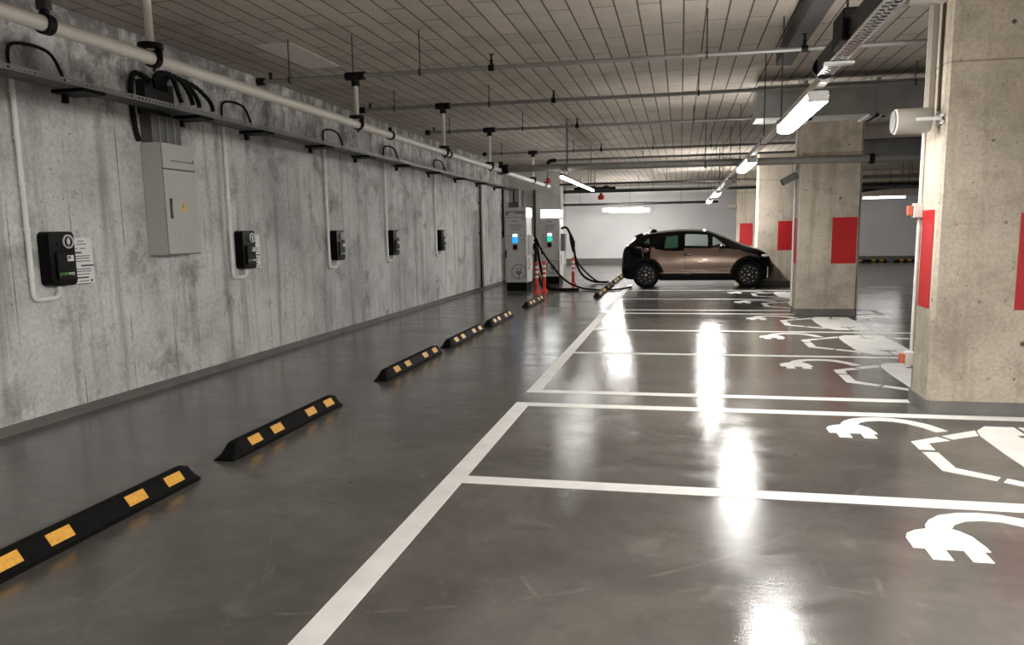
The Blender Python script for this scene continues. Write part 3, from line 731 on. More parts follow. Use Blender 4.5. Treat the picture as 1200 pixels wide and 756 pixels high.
# far pipes
for i, (y, z, xa, xb, r, mt, lab) in enumerate((
        (22.6, 2.84, -3.4, 9.0, 0.028, 'dark_pipe', 'dark ceiling pipe above the car, uppermost of the far set'),
        (26.3, 2.80, -3.9, 9.0, 0.045, 'dark_pipe', 'thick dark ceiling pipe above the car, middle of the far set'),
        (33.8, 2.62, -5.1, 1.5, 0.05, 'dark_pipe', 'dark pipe hanging in front of the far white wall, just above its lamps'),
        (29.0, 2.98, -4.5, 9.0, 0.03, 'grey_pipe', 'thin grey ceiling pipe deep in the hall'),
        (20.9, 2.72, 3.1, 9.5, 0.045, 'grey_pipe', 'grey ceiling pipe seen between the two near columns, upper one'),
        (24.3, 2.62, 3.1, 9.5, 0.05, 'dark_pipe', 'dark ceiling pipe seen between the two near columns, lower one'))):
    t = thing('ceiling_pipe', lab, 'pipe', (0, y, z), 'pipes hanging at the far end')
    MB().tube([(xa, y, z), (xb, y, z)], r, 12).build('pipe_run', mt, t, True)
    x = xa + 0.9
    while x < xb:
        MB().cyl((x, y, z-r-0.01), (x, y, ZC), 0.007, 6).cyl((x-0.015, y, z), (x+0.015, y, z), r+0.01, 12).build('hanger', 'rod', t); x += 2.1
# red siren
t = thing('siren', 'small red siren hanging below the far pipes', 'siren', (-2.55, 26.0, 2.55))
MB().lathe([(0.05, 0.0), (0.10, 0.02), (0.10, 0.13), (0.07, 0.17)], (-2.58, 26.3, 2.52), 'Z', 18).build('siren_body', 'red_device', t, True)
MB().cyl((-2.58, 26.3, 2.69), (-2.58, 26.3, 2.745), 0.04, 12).build('mount', 'black_metal', t)
t = thing('valve_set', 'black valve cluster on the pipes above the siren', 'valve', (-2.8, 24.9, 2.8))
MB().cyl((-3.3, 25.0, 2.83), (-2.0, 25.0, 2.83), 0.045, 12).build('valve_pipe', 'black_metal', t)
for x in (-3.1, -2.7, -2.3): MB().lathe([(0.03, 0), (0.10, 0.02), (0.10, 0.10), (0.03, 0.14)], (x, 25.0, 2.78), 'Z', 14).build('valve', 'black_metal', t)
MB().cyl((-2.65, 25.0, 2.85), (-2.65, 25.0, ZC), 0.01, 8).build('hanger', 'rod', t)

# ------------------------------------------------------------------ ducts
def duct(x0, x1, y0, y1, z0, z1, joints, lab, mat='galv'):
    t = thing('ventilation_duct', lab, 'duct', (x0, y0, z0), 'metal ventilation ducts')
    MB().box((x0, y0, z0), (x1, y1, z1)).build('duct_body', mat, t)
    for x in joints:
        mb = MB().box((x-0.025, y0-0.03, z0-0.03), (x+0.025, y0, z1+0.03)).box((x-0.025, y0-0.03, z0-0.03), (x+0.025, y1+0.03, z0))
        mb.build('flange', mat, t)
        MB().box((x+0.05, y0-0.02, z0-0.05), (x+0.09, y0+0.05, z0-0.005)).build('clamp', 'black_metal', t)
    for x in joints:
        MB().box((x-0.10, y0-0.03, z0-0.03), (x+0.10, y1+0.04, z0-0.005)).cyl((x-0.09, y0-0.02, z0-0.02), (x-0.09, y0-0.02, ZC), 0.005, 6).build('support_rail', 'galv', t)
duct(0.95, 9.0, 11.0, 11.6, 2.95, 3.36, (1.55, 2.42, 4.4), 'grey ventilation duct crossing before the top of the second column')
duct(3.15, 9.5, 18.6, 19.1, 2.98, 3.40, (3.6, 5.4), 'grey ventilation duct deep between the two near columns')
t = thing('round_duct', 'wide beige round duct behind the second column', 'duct', (6.0, 16.0, 3.2))
MB().tube([(3.05, 15.6, 3.24), (9.5, 15.6, 3.24)], 0.13, 22).build('duct_body', 'cream_pipe', t, True)
for x in (4.4, 6.4): MB().lathe_ring([(0.131, -0.02), (0.145, -0.02), (0.145, 0.02), (0.131, 0.02)], (x, 15.6, 3.24), 'X', 20).cyl((x, 15.6, 3.36), (x, 15.6, ZC), 0.006, 6).build('hanger', 'rod', t)
t = thing('side_cable_tray', 'dark cable tray with hanging cables right of the second column', 'cable tray', (6.0, 23.4, 2.7))
MB().box((3.1, 23.2, 2.52), (9.5, 23.6, 2.53)).box((3.1, 23.2, 2.53), (9.5, 23.205, 2.60)).build('tray_bottom', 'galv_dark', t)
mb = MB()
for k in range(5):
    mb.tube(smooth_path([(3.2, 23.3+0.05*k, 2.46), (4.2, 23.3+0.05*k, 2.40), (5.2, 23.25+0.06*k, 2.52), (6.5, 23.25+0.06*k, 2.62)], 5), 0.03, 7)
mb.build('cable_bundle', 'black_metal', t)
for x in (4.0, 6.0): MB().cyl((x, 23.22, 2.53), (x, 23.22, ZC), 0.007, 6).build('hanger', 'rod', t)
t = thing('ceiling_channel', 'dark metal channel fixed under the ceiling planks at the top', 'channel', (1.06, 8.0, 3.3))
MB().box((0.98, 3.0, 3.26), (1.14, 9.2, 3.28)).box((0.98, 3.0, 3.28), (0.985, 9.2, 3.42)).box((1.135, 3.0, 3.28), (1.14, 9.2, 3.42)).build('channel_body', 'dark_pipe', t)
for y in (4.5, 7.0, 9.0): MB().cyl((1.06, y, 3.28), (1.06, y, ZC), 0.008, 6).build('hanger', 'rod', t)
tag(MB().box((-4.36, 7.75, ZC-0.006), (-3.95, 8.97, ZC)).build('ceiling_patch', 'hatch', origin=(-4.15, 8.4, ZC-0.006)), 'pale rectangular patch in the ceiling above the grey wall', 'ceiling patch')

# ------------------------------------------------------------------ light row
LX = 0.925
t = thing('light_tray', 'perforated tray hanging at top right, carrying the lamp row', 'cable tray', (LX, 2.0, 2.53))
ya, yb = -7.0, 5.70
mb = MB().box((LX-0.06, ya, 2.53), (LX-0.057, yb, 2.64)).box((LX+0.037, ya, 2.53), (LX+0.04, yb, 2.64))
mb.build('side_wall', 'dark_pipe', t)  # shadow on the tray's side put into this near-black colour
mb = MB().box((LX-0.06, ya, 2.525), (LX-0.045, yb, 2.53)).box((LX+0.025, ya, 2.525), (LX+0.04, yb, 2.53)).box((LX-0.016, ya, 2.525), (LX-0.004, yb, 2.53))
y = ya
while y < yb:
    mb.box((LX-0.045, y, 2.525), (LX+0.025, min(yb, y+0.028), 2.53)); y += 0.062
mb.build('perforated_base', 'silver', t)  # light from below put into this bright metal
MB().box((LX-0.09, 4.68, 2.53), (LX-0.005, 4.98, 2.70), 0.01).build('connector_box', 'black_metal', t)
MB().box((LX-0.09, 5.20, 2.505), (LX+0.08, 5.27, 2.52)).build('cross_strap', 'white_plastic', t)
MB().tube(arc_pts((LX-0.06, 4.58, 2.72), (LX-0.02, 4.34, 2.85), (LX, 4.2, 2.66), 8), 0.008, 8).build('cable_loop', 'black_metal', t)
MB().lathe_ring([(0.05, 0), (0.075, 0), (0.075, 0.03), (0.05, 0.03)], (LX-0.01, 5.68, 2.58), 'Y', 16).build('end_cap', 'black_metal', t)
for y in (-2.0, 1.5, 4.84): MB().cyl((LX-0.04, y, 2.64), (LX-0.04, y, ZC), 0.007, 8).build('hanger', 'rod', t)
t = thing('light_rail', 'long pale rail hanging from rods, carrying the row of lamps', 'light rail', (LX, 15, 2.53))
MB().box((LX-0.03, 5.72, 2.49), (LX+0.03, 28.6, 2.55), 0.004).build('rail', 'cream_pipe', t)
for y in (8.1, 9.7, 13.5, 16.1, 18.9, 20.5, 23.4, 25.7, 28.4): MB().cyl((LX, y, 2.54), (LX, y, ZC), 0.006, 8).box((LX-0.035, y-0.01, 2.483), (LX+0.035, y+0.01, 2.555)).build('hanger', 'rod', t)
def tube_lamp(cx, y0, y1, z, lab, mat='lamp', name='ceiling_lamp', w=0.072, cat='lamp', axis='Y', drop=0.045):
    L = (y1-y0)
    t = thing(name, lab, cat, (cx, (y0+y1)/2, z), 'hanging tube lamps')
    mbs = [(MB().box((cx-w*0.8, y0, z+0.012), (cx+w*0.8, y1, z+0.05), 0.006), 'housing', 'white_plastic'),
           (MB().prism([(cx-w, z+0.012), (cx-w*0.92, z-drop*0.67), (cx-w*0.5, z-drop), (cx+w*0.5, z-drop), (cx+w*0.92, z-drop*0.67), (cx+w, z+0.012)], 'Y', y0, y1), 'diffuser', mat),
           (MB().box((cx-w*0.97, y0-0.012, z-0.030), (cx+w*0.97, y0-0.001, z+0.045), 0.003), 'end_cap', 'white_plastic'),
           (MB().box((cx-w*0.97, y1+0.001, z-0.030), (cx+w*0.97, y1+0.012, z+0.045), 0.003), 'end_cap', 'white_plastic')]
    for mb, nm, mt in mbs:
        if axis == 'X':
            mb.v = [Vector((cx + (v.y - y0), y0 + (v.x-cx), v.z)) for v in mb.v]
        mb.build(nm, mt, t)
LZ = 2.43
for y, on, lab in ((6.86, 1, 'nearest lit tube lamp of the hanging row, left of the large column'), (12.1, 2, 'second lit tube lamp of the hanging row, before the second column'),
                   (17.4, 0, 'unlit tube lamp of the hanging row, above the car'), (21.8, 3, 'third lit lamp of the hanging row, small above the car roof'), (27.2, 3, 'farthest lit lamp at the end of the hanging row')):
    tube_lamp(LX, y-0.88, y+0.88, LZ, lab, ('lamp_off', 'lamp', 'lamp_dim', 'lamp_bright')[on])
# side row, slim
t = thing('slim_lamp', 'long slim lit lamp hanging diagonally left of the row, above the cabinets', 'lamp', (-2.06, 16.5, 2.5), 'hanging tube lamps')
MB().box((-2.085, 13.9, 2.495), (-2.035, 19.1, 2.53), 0.006).build('housing', 'black_metal', t)
MB().box((-2.085, 13.92, 2.455), (-2.035, 19.08, 2.495), 0.008).build('diffuser', 'lamp_side', t)
for y in (14.7, 18.6): MB().cyl((-2.06, y, 2.53), (-2.06, y, ZC), 0.007, 8).build('hanger', 'rod', t)
tube_lamp(-3.15, 33.0, 33.0+1.70, 2.385, 'upper one of the two lit lamps overlapping before the far white wall', 'lamp_far', w=0.075, axis='X', drop=0.10)  # deeper diffuser here and on the next stands in for lamp bloom
tube_lamp(-2.72, 31.4, 31.4+1.52, 2.315, 'lower one of the two lit lamps overlapping before the far white wall', 'lamp_far', w=0.075, axis='X', drop=0.10)
tube_lamp(6.9, 33.0, 33.0+1.5, 2.62, 'lit lamp at the far right between the two near columns', 'lamp_right', w=0.06, axis='X')
# rods for the hung far lamps
# unseen lamps inferred from the lit nearest column, placed so it shades the second
for x, y, lab in ((3.05, 0.9, 'unseen lamp added out of view to light the nearest column'), (3.2, -4.0, 'unseen lamp added out of view, behind the camera')):
    tube_lamp(x, y, y+1.6, 2.5, lab, 'lamp_unseen')

# ------------------------------------------------------------------ things on the nearest columns
t = thing('column_conduit', 'white conduit with two small boxes up the edge of the nearest column', 'conduit', (1.98, 7.3, 0.3))
xx, yy = 1.985, 7.315
MB().tube([(xx, yy, 0.40), (xx, yy, 3.3)], 0.016, 10).build('pipe', 'white_plastic', t, True)
for z in (0.33, 1.60):
    b = MB().box((1.93, yy-0.04, z), (2.0, yy+0.03, z+0.12), 0.006).build('switch_box', 'white_plastic', t)
    MB().box((1.885, yy-0.03, z+0.02), (1.93, yy+0.02, z+0.10), 0.006).build('gland', 'pink_plastic', b)
t = thing('column_trunking', 'pale trunking on the upper side of the nearest column, with dark cable', 'trunking', (1.98, 7.2, 2.3))
MB().box((1.955, 7.14, 2.42), (1.999, 7.26, 3.49), 0.004).build('cover', 'trunk_beige', t)
MB().tube([(1.985, 6.98, 2.43), (1.985, 6.985, 2.9), (1.985, 6.97, 3.45)], 0.012, 8).build('cable', 'brown_cable', t)
t = thing('loudspeaker', 'beige cylindrical loudspeaker bracketed to the side of the nearest column', 'loudspeaker', (1.9, 7.05, 2.33))
MB().lathe([(0.085, 0.0), (0.10, 0.012), (0.10, 0.24), (0.085, 0.27)], (1.66, 6.98, 2.36), 'X', 28).build('speaker_body', 'speaker_beige', t, True)
MB().lathe([(0.088, -0.006), (0.088, 0.004)], (1.66, 6.98, 2.36), 'X', 28).build('grille', 'galv_dark', t)
MB().box((1.80, 6.87, 2.35), (1.999, 6.878, 2.375)).box((1.985, 6.87, 2.32), (1.999, 7.05, 2.40)).build('mounting_bracket', 'white_plastic', t)
t = thing('overhead_loudspeaker', 'pale cylindrical device cut off by the top edge, right of the light tray', 'loudspeaker', (1.2, 4.8, 2.83))
MB().lathe([(0.07, 0.0), (0.085, 0.012), (0.085, 0.19), (0.07, 0.21)], (1.12, 4.6, 2.75), 'X', 24).build('speaker_body', 'speaker_beige', t, True)
MB().cyl((1.24, 4.6, 2.83), (1.24, 4.6, ZC), 0.012, 8).build('hanger', 'rod', t)
def camera_box(loc, ang, lab):
    t = thing('surveillance_camera', lab, 'camera', loc)
    mb = MB().box((-0.15, -0.06, -0.06), (0.12, 0.06, 0.06), 0.008)
    R = Matrix.Rotation(ang, 3, 'Y')
    mb.v = [R @ v + Vector(loc) for v in mb.v]; mb.build('housing', 'galv_dark', t)
    mb = MB().box((-0.165, -0.05, -0.05), (-0.15, 0.05, 0.05), 0.004); mb.v = [R @ v + Vector(loc) for v in mb.v]; mb.build('front_glass', 'box_panel', t)
    return t
t = camera_box((1.86, 14.62, 2.38), math.radians(-28), 'grey tilted box camera on the side of the second column')
MB().tube([(1.92, 14.62, 2.44), (1.97, 14.62, 2.5), (1.998, 14.62, 2.52)], 0.016, 8).build('bracket', 'white_plastic', t)
MB().lathe([(0.04, 0), (0.04, 0.1)], (1.93, 14.62, 2.5), 'Z', 12).build('joint', 'galv', t)
t = thing('edge_conduit', 'pale conduit up the edge of the second column', 'conduit', (1.98, 14.95, 0.2))
MB().tube([(1.98, 14.92, 0.12), (1.98, 14.92, 3.45)], 0.018, 10).build('pipe', 'pvc', t, True)
t = thing('edge_conduit', 'thin pale conduit up the right edge of the second column', 'conduit', (3.02, 14.6, 0.2))
MB().tube([(3.018, 14.62, 0.13), (3.018, 14.62, 3.45)], 0.015, 10).build('pipe', 'pvc', t, True)
t = thing('column_loudspeaker', 'white cylindrical loudspeaker bracketed to the farthest column', 'loudspeaker', (1.85, 29.9, 2.35))
MB().lathe([(0.10, 0), (0.12, 0.02), (0.12, 0.3), (0.1, 0.32)], (1.66, 29.95, 2.33), 'X', 20).build('speaker_body', 'speaker_beige', t, True)
MB().box((1.9, 29.93, 2.40), (1.999, 29.97, 2.48)).build('mounting_bracket', 'white_plastic', t)

# ------------------------------------------------------------------ fast chargers
def fast_charger(x0, x1, y0, y1, lab, lit_front, screen):
    zb, zh, zt = 0.22, 1.90, 2.15
    t = thing('fast_charger', lab, 'charging cabinet', ((x0+x1)/2, y0, 0), 'tall charging cabinets')
    MB().box((x0+0.02, y0+0.03, 0), (x1-0.02, y1-0.03, zb)).build('plinth', 'rubber', t)
    MB().box((x0, y0, zb), (x1, y1, zh-0.012), 0.012).build('case', 'charger', t)
    MB().box((x0+0.01, y0+0.01, zh-0.012), (x1-0.01, y1-0.01, zh)).build('header_gap', 'cab_line', t)
    h = MB().box((x0, y0, zh), (x1, y1, zt), 0.01).build('header', 'charger', t)
    xc = (x0+x1)/2; w = x1-x0
    if lit_front:
        MB().box((x0+0.008, y0-0.004, zh+0.01), (x1-0.008, y0, zt-0.01)).build('sign_panel', 'header_lit', h)
        MB().box((x1, y0+0.01, zh+0.02), (x1+0.004, y1-0.02, zt-0.02)).build('side_panel', 'charger_lightened', h)
    else:
        text_mesh('lettering', 'greenway', 0.15, 'ink', h, (xc, y0-0.002, zh+0.13), ROT_FRONT, bold=0.004, xs=0.88)
        MB().box((x1, y0+0.01, zh+0.0), (x1+0.005, y1-0.02, zt-0.02)).build('side_panel', 'header_lit', h)
    MB().box((x1, y0+0.02, zb), (x1+0.004, y1-0.02, zh-0.03)).build('side_skin', 'charger_lightened', t)
    # front prints
    mb = MB()
    for a, b, z, th in ((0.33, 0.62, 1.80, 0.012), (0.25, 0.75, 1.70, 0.010), (0.22, 0.78, 1.655, 0.010), (0.30, 0.40, 1.60, 0.018), (0.42, 0.70, 1.585, 0.010), (0.06, 0.24, 1.42, 0.008), (0.06, 0.24, 1.33, 0.008), (0.06, 0.20, 1.27, 0.008),
                        (0.70, 0.93, 1.42, 0.008), (0.70, 0.93, 1.33, 0.008), (0.74, 0.93, 1.27, 0.008), (0.74, 0.93, 1.84, 0.010)):
        MB().box((x0+a*w, y0-0.002, z-th), (x0+b*w, y0, z+th)).build('printed_line', 'print_grey', t)
    s = MB().box((xc-0.10, y0-0.012, 1.02), (xc+0.07, y0, 1.50), 0.006).build('display_bezel', 'charger', t)
    MB().box((xc-0.075, y0-0.015, 1.40), (xc+0.045, y0-0.012, 1.47)).build('display_top', 'screen_white', s)
    MB().box((xc-0.085, y0-0.015, 1.24), (xc+0.055, y0-0.012, 1.395)).build('display', screen, s)
    c = MB().box((xc-0.075, y0-0.03, 1.06), (xc+0.045, y0-0.012, 1.20), 0.006).build('card_reader', 'box_black', t)
    MB().box((xc-0.07, y0-0.031, 1.062), (xc+0.04, y0-0.03, 1.085)).build('reader_edge', 'red_device', c)
    MB().box((x0+0.005, y0-0.02, 0.86), (x0+0.04, y0, 1.06), 0.005).build('door_handle', 'rubber', t)
    MB().box((x1-0.035, y0-0.015, 0.30), (x1-0.012, y0, 0.95), 0.004).build('edge_guard', 'print_grey', t)
    # plug emblem
    ex, ez, er = xc+0.07, 0.50, 0.20
    mb = MB(); n = 40
    for k in range(n):
        a0, a1 = 2*PI*k/n, 2*PI*(k+1)/n
        if math.radians(285) < (a0+a1)/2 < math.radians(300): continue
        q = [(ex+r*math.cos(a), ez+r*math.sin(a)) for r, a in ((er, a0), (er, a1), (er-0.028, a1), (er-0.028, a0))]
        q = [(min(px, x1-0.003), pz) for px, pz in q]
        mb.prism(q, 'Y', y0-0.0025, y0)
    mb.prism([(ex-0.085, ez+0.02), (ex+0.085, ez+0.02), (ex+0.08, ez-0.04), (ex+0.035, ez-0.08), (ex+0.016, ez-0.09), (ex+0.016, ez-0.19), (ex-0.016, ez-0.19), (ex-0.016, ez-0.09), (ex-0.035, ez-0.08), (ex-0.08, ez-0.04)], 'Y', y0-0.0025, y0)
    for s_ in (-1, 1): mb.box((ex+s_*0.045-0.015, y0-0.0025, ez+0.03), (ex+s_*0.045+0.015, y0, ez+0.11))
    mb.build('plug_emblem', 'print_grey', t)
    # holster on the right side
    MB().box((x1+0.004, y0+0.18, 0.95), (x1+0.13, y0+0.45, 1.45), 0.02).build('holster', 'charger_lightened' if not lit_front else 'galv_dark', t)
    MB().box((x1+0.004, y0+0.15, 0.55), (x1+0.06, y0+0.5, 0.85), 0.01).build('cable_hook', 'charger_lightened', t)
    return t
c1 = fast_charger(-4.45, -3.885, 20.0, 20.75, 'nearer tall grey charging cabinet with dark lettered header and blue display', False, 'screen_blue')
c2 = fast_charger(-3.965, -3.415, 22.6, 23.35, 'farther tall grey charging cabinet with glowing white header and green display', True, 'screen_green')
def cable(parent, pts, r, name='charging_cable'):
    MB().tube(smooth_path(pts, 8), r, 10).build(name, 'rubber', parent, True)
# cables of the nearer cabinet
cable(c1, [(-3.86, 20.3, 1.36), (-3.72, 20.3, 1.40), (-3.55, 20.3, 1.05), (-3.30, 20.4, 0.66), (-3.08, 20.5, 0.36), (-2.85, 20.6, 0.16), (-2.50, 20.35, 0.05), (-2.15, 20.0, 0.03), (-1.87, 19.975, 0.03), (-1.6, 20.05, 0.03), (-1.25, 20.9, 0.03)], 0.026)
cable(c1, [(-3.86, 20.4, 1.32), (-3.70, 20.35, 1.25), (-3.62, 20.3, 0.85), (-3.52, 20.2, 0.45), (-3.35, 20.1, 0.12), (-3.1, 20.05, 0.035), (-2.75, 20.05, 0.035), (-2.55, 20.15, 0.035)], 0.034)
cable(c1, [(-3.80, 20.25, 1.15), (-3.70, 20.2, 1.05), (-3.66, 20.2, 0.7), (-3.60, 20.2, 0.35), (-3.45, 20.15, 0.05), (-3.0, 20.3, 0.03), (-2.6, 20.3, 0.03)], 0.026)
MB().tube([(-3.72, 20.25, 1.22), (-3.70, 20.25, 1.12), (-3.68, 20.25, 0.92)], [0.035, 0.055, 0.03], 12).build('connector', 'rubber', c1, True)
cable(c2, [(-3.40, 22.85, 1.60), (-3.25, 22.85, 1.62), (-3.10, 22.85, 1.35), (-3.03, 22.85, 1.0), (-2.95, 22.85, 0.55), (-2.75, 22.8, 0.22), (-2.45, 22.8, 0.06), (-2.2, 22.8, 0.04), (-2.02, 22.85, 0.04)], 0.034)
cable(c2, [(-3.05, 22.9, 0.98), (-2.92, 22.9, 0.6), (-2.66, 22.9, 0.30), (-2.35, 22.9, 0.06), (-2.03, 22.95, 0.04)], 0.026)
MB().tube([(-3.13, 22.85, 1.42), (-3.07, 22.85, 1.2), (-3.04, 22.85, 0.92)], [0.04, 0.075, 0.04], 12).build('connector', 'rubber', c2, True)

def bollard(x, y, lab):
    t = thing('flexible_post', lab, 'post', (x, y, 0), 'orange flexible posts')
    MB().lathe([(0.10, 0), (0.10, 0.02), (0.05, 0.05)], (x, y, 0), 'Z', 18).build('base', 'bollard', t)
    MB().lathe([(0.042, 0.04), (0.040, 0.72), (0.030, 0.78)], (x, y, 0), 'Z', 18).build('post', 'bollard', t, True)
    for z in (0.40, 0.52, 0.64): MB().lathe_ring([(0.0405, z-0.03), (0.044, z-0.03), (0.044, z+0.03), (0.0405, z+0.03)], (x, y, 0), 'Z', 18).build('reflective_band', 'white_paint', t)
bollard(-3.52, 19.45, 'orange flexible post beside the nearer cabinet, left one of the pair')
bollard(-3.42, 19.95, 'orange flexible post with white bands, right one of the pair')
bollard(-3.02, 22.55, 'orange flexible post beside the farther charging cabinet')

# ------------------------------------------------------------------ the car
def lerp_tab(tab, x):
    if x <= tab[0][0]: return tab[0][1]
    for (a, va), (b, vb) in zip(tab, tab[1:]):
        if x <= b: return va + (vb-va)*(x-a)/(b-a)
    return tab[-1][1]
TOP = [(-.665,.66),(-.64,.86),(-.60,1.05),(-.53,1.13),(-.29,1.34),(-.2,1.40),(.0,1.445),(.24,1.48),(.82,1.527),(1.2,1.525),(1.5,1.505),(1.7,1.445),(2.0,1.33),(2.43,1.14),(2.6,1.09),(2.79,1.04),(2.95,.97),(3.11,.86),(3.17,.76),(3.22,.66),(3.25,.58)]
BOT = [(-.665,.44),(-.62,.28),(-.5,.23),(0,.20),(2.6,.20),(3.0,.21),(3.12,.27),(3.2,.36),(3.25,.46)]
WID = [(-.665,.52),(-.64,.64),(-.58,.73),(-.4,.81),(-.1,.87),(.3,.885),(1.0,.875),(2.0,.875),(2.6,.885),(2.85,.83),(3.0,.74),(3.12,.62),(3.2,.48),(3.25,.36)]
RW = [(-.665,.5),(-.6,.56),(-.3,.58),(.2,.60),(1.2,.60),(1.6,.60),(2.2,.66),(2.6,.68),(3.0,.62),(3.25,.33)]
CX0, CYC = -0.87, 20.85 + 0.885
def car_ring(x):
    """list of (y,z,seg) for the half section on the camera side, bottom centre to roof centre"""
    zt, zb, w, wr = lerp_tab(TOP, x), lerp_tab(BOT, x), lerp_tab(WID, x), lerp_tab(RW, x)
    zbelt = min(lerp_tab([(-.6,1.10),(.1,1.08),(.5,1.0),(1.0,1.04),(2.0,1.02),(2.4,.98),(2.8,.88),(3.1,.76),(3.25,.55)], x), zt-0.04)
    zre = max(zbelt+0.01, zt-0.05)
    wr = min(wr, w-0.03)
    out = []
    for k in range(4): out.append((w*0.86*k/3, zb, 0))
    nS = 30
    for k in range(nS):
        u = k/(nS-1); z = zb + 0.02 + (zbelt-zb-0.02)*u
        bulge = 1 - 0.06*(2*u-0.85)**2
        out.append((w*bulge, z, 1))
    nG = 16
    y0 = out[-1][0]
    for k in range(1, nG+1):
        u = k/nG; out.append((y0 + (wr-y0)*(u**1.15), zbelt + (zre-zbelt)*u, 2))
    nR = 8
    for k in range(1, nR+1):
        u = k/nR; out.append((wr*(1-u), zre + (zt-zre)*math.sin(u*PI/2), 3))
    return out
def inpoly(p, poly):
    x, y = p; c = False; n = len(poly)
    for i in range(n):
        x1, y1 = poly[i]; x2, y2 = poly[(i+1) % n]
        if (y1 > y) != (y2 > y) and x < (x2-x1)*(y-y1)/(y2-y1)+x1: c = not c
    return c
PAINT = [(.10,1.09),(.12,.76),(.30,.36),(2.2,.30),(2.62,.72),(2.96,.60),(2.95,.66),(2.80,.85),(2.55,.93),(2.32,.985),(1.86,1.035),(.985,1.05),(.955,.965),(.45,.975),(.28,1.02)]
WIN_F = [(.985,1.07),(1.62,1.06),(1.60,1.375),(1.0,1.385)]
WIN_Q = [(1.68,1.06),(2.10,1.05),(1.70,1.36)]
WIN_R = [(.44,1.01),(.80,1.00),(.80,1.35),(.50,1.35)]
WIN_C = [(-.12,1.16),(.08,1.14),(.07,1.30),(.02,1.30)]
def classify(x, z, seg):
    d0, d1 = math.hypot(x, z-.355), math.hypot(x-2.6, z-.355)
    if seg <= 1 and min(d0, d1) < .385: return None
    if seg <= 1 and (d0 < .455 or d1 < .475): return 'cladding'
    if seg == 0: return 'underbody'
    if seg in (1, 2):
        if seg == 2:
            for nm, p in (('front_window', WIN_F), ('quarter_window', WIN_Q), ('rear_window', WIN_R), ('corner_window', WIN_C)):
                if inpoly((x, z), p): return nm
        if inpoly((x, z), PAINT) and z > .375: return 'body_panel'
        if x < -0.02 and seg == 1 and z > 0.36: return 'tailgate'
        if seg == 1 and z <= .42 and x > .2 and x < 2.4: return 'sill'
        if x > 2.4 and seg == 1: return 'front_bumper' if z < .72 else 'bonnet'
        if x < -0.02 and seg == 1: return 'rear_bumper'
        if x < .1 and seg == 2: return 'tailgate'
        if x > 2.4: return 'bonnet'
        return 'roof'
    if x < -0.22: return 'tailgate'
    if 1.53 < x < 2.40: return 'windscreen'
    if x >= 2.40: return 'bonnet'
    return 'roof'
car = thing('car', 'bronze and black compact electric hatchback parked side-on beyond the bays', 'car', (CX0, CYC, 0))
xs = []
x = -.665
while x < 3.25:
    xs.append(x); x += 0.012 if (x < -.5 or x > 3.05) else 0.0225
xs.append(3.25)
rings = [car_ring(x) for x in xs]
zones = {}
nr = len(rings[0])
for i in range(len(xs)-1):
    for k in range(nr-1):
        a, b, c, d = rings[i][k], rings[i+1][k], rings[i+1][k+1], rings[i][k+1]
        xm = (xs[i]+xs[i+1])/2; zm = (a[1]+b[1]+c[1]+d[1])/4; seg = max(a[2], d[2])
        zn = classify(xm, zm, seg)
        if zn is None: continue
        for s in (-1, 1):
            key = (zn, s) if (zn.endswith('window') or zn in ('body_panel', 'sill')) else ((zn, s, xm > 1.3) if zn == 'cladding' else zn)
            g = zones.setdefault(key, ({}, []))
            idx = []
            for (ii, kk, r) in ((i, k, a), (i+1, k, b), (i+1, k+1, c), (i, k+1, d)):
                kid = (ii, kk, s if abs(r[0]) > 1e-6 else 0)
                if kid not in g[0]: g[0][kid] = (len(g[0]), (CX0+xs[ii], CYC + s*r[0], r[1]))
                idx.append(g[0][kid][0])
            if len(set(idx)) >= 3: g[1].append(tuple(dict.fromkeys(idx)))
ZM = dict(body_panel='bronze', cladding='cladding', underbody='cladding', sill='cladding', tailgate='car_black', rear_bumper='cladding', front_bumper='cladding', bonnet='car_black', roof='car_black', windscreen='glass_dark')
for key, (vd, fs) in zones.items():
    nm = key if isinstance(key, str) else key[0]
    mt = ZM.get(nm, 'glass')
    if nm in ('rear_window', 'corner_window'): mt = 'glass_dark'
    vs = [None]*len(vd)
    for ix, co in vd.values(): vs[ix] = co
    o = MB().add(vs, fs).build({'cladding': 'wheel_arch', 'bonnet': 'bonnet'}.get(nm, nm), mt, car, True)
    if nm == 'body_panel': o['label'] = 'bronze metallic body side'
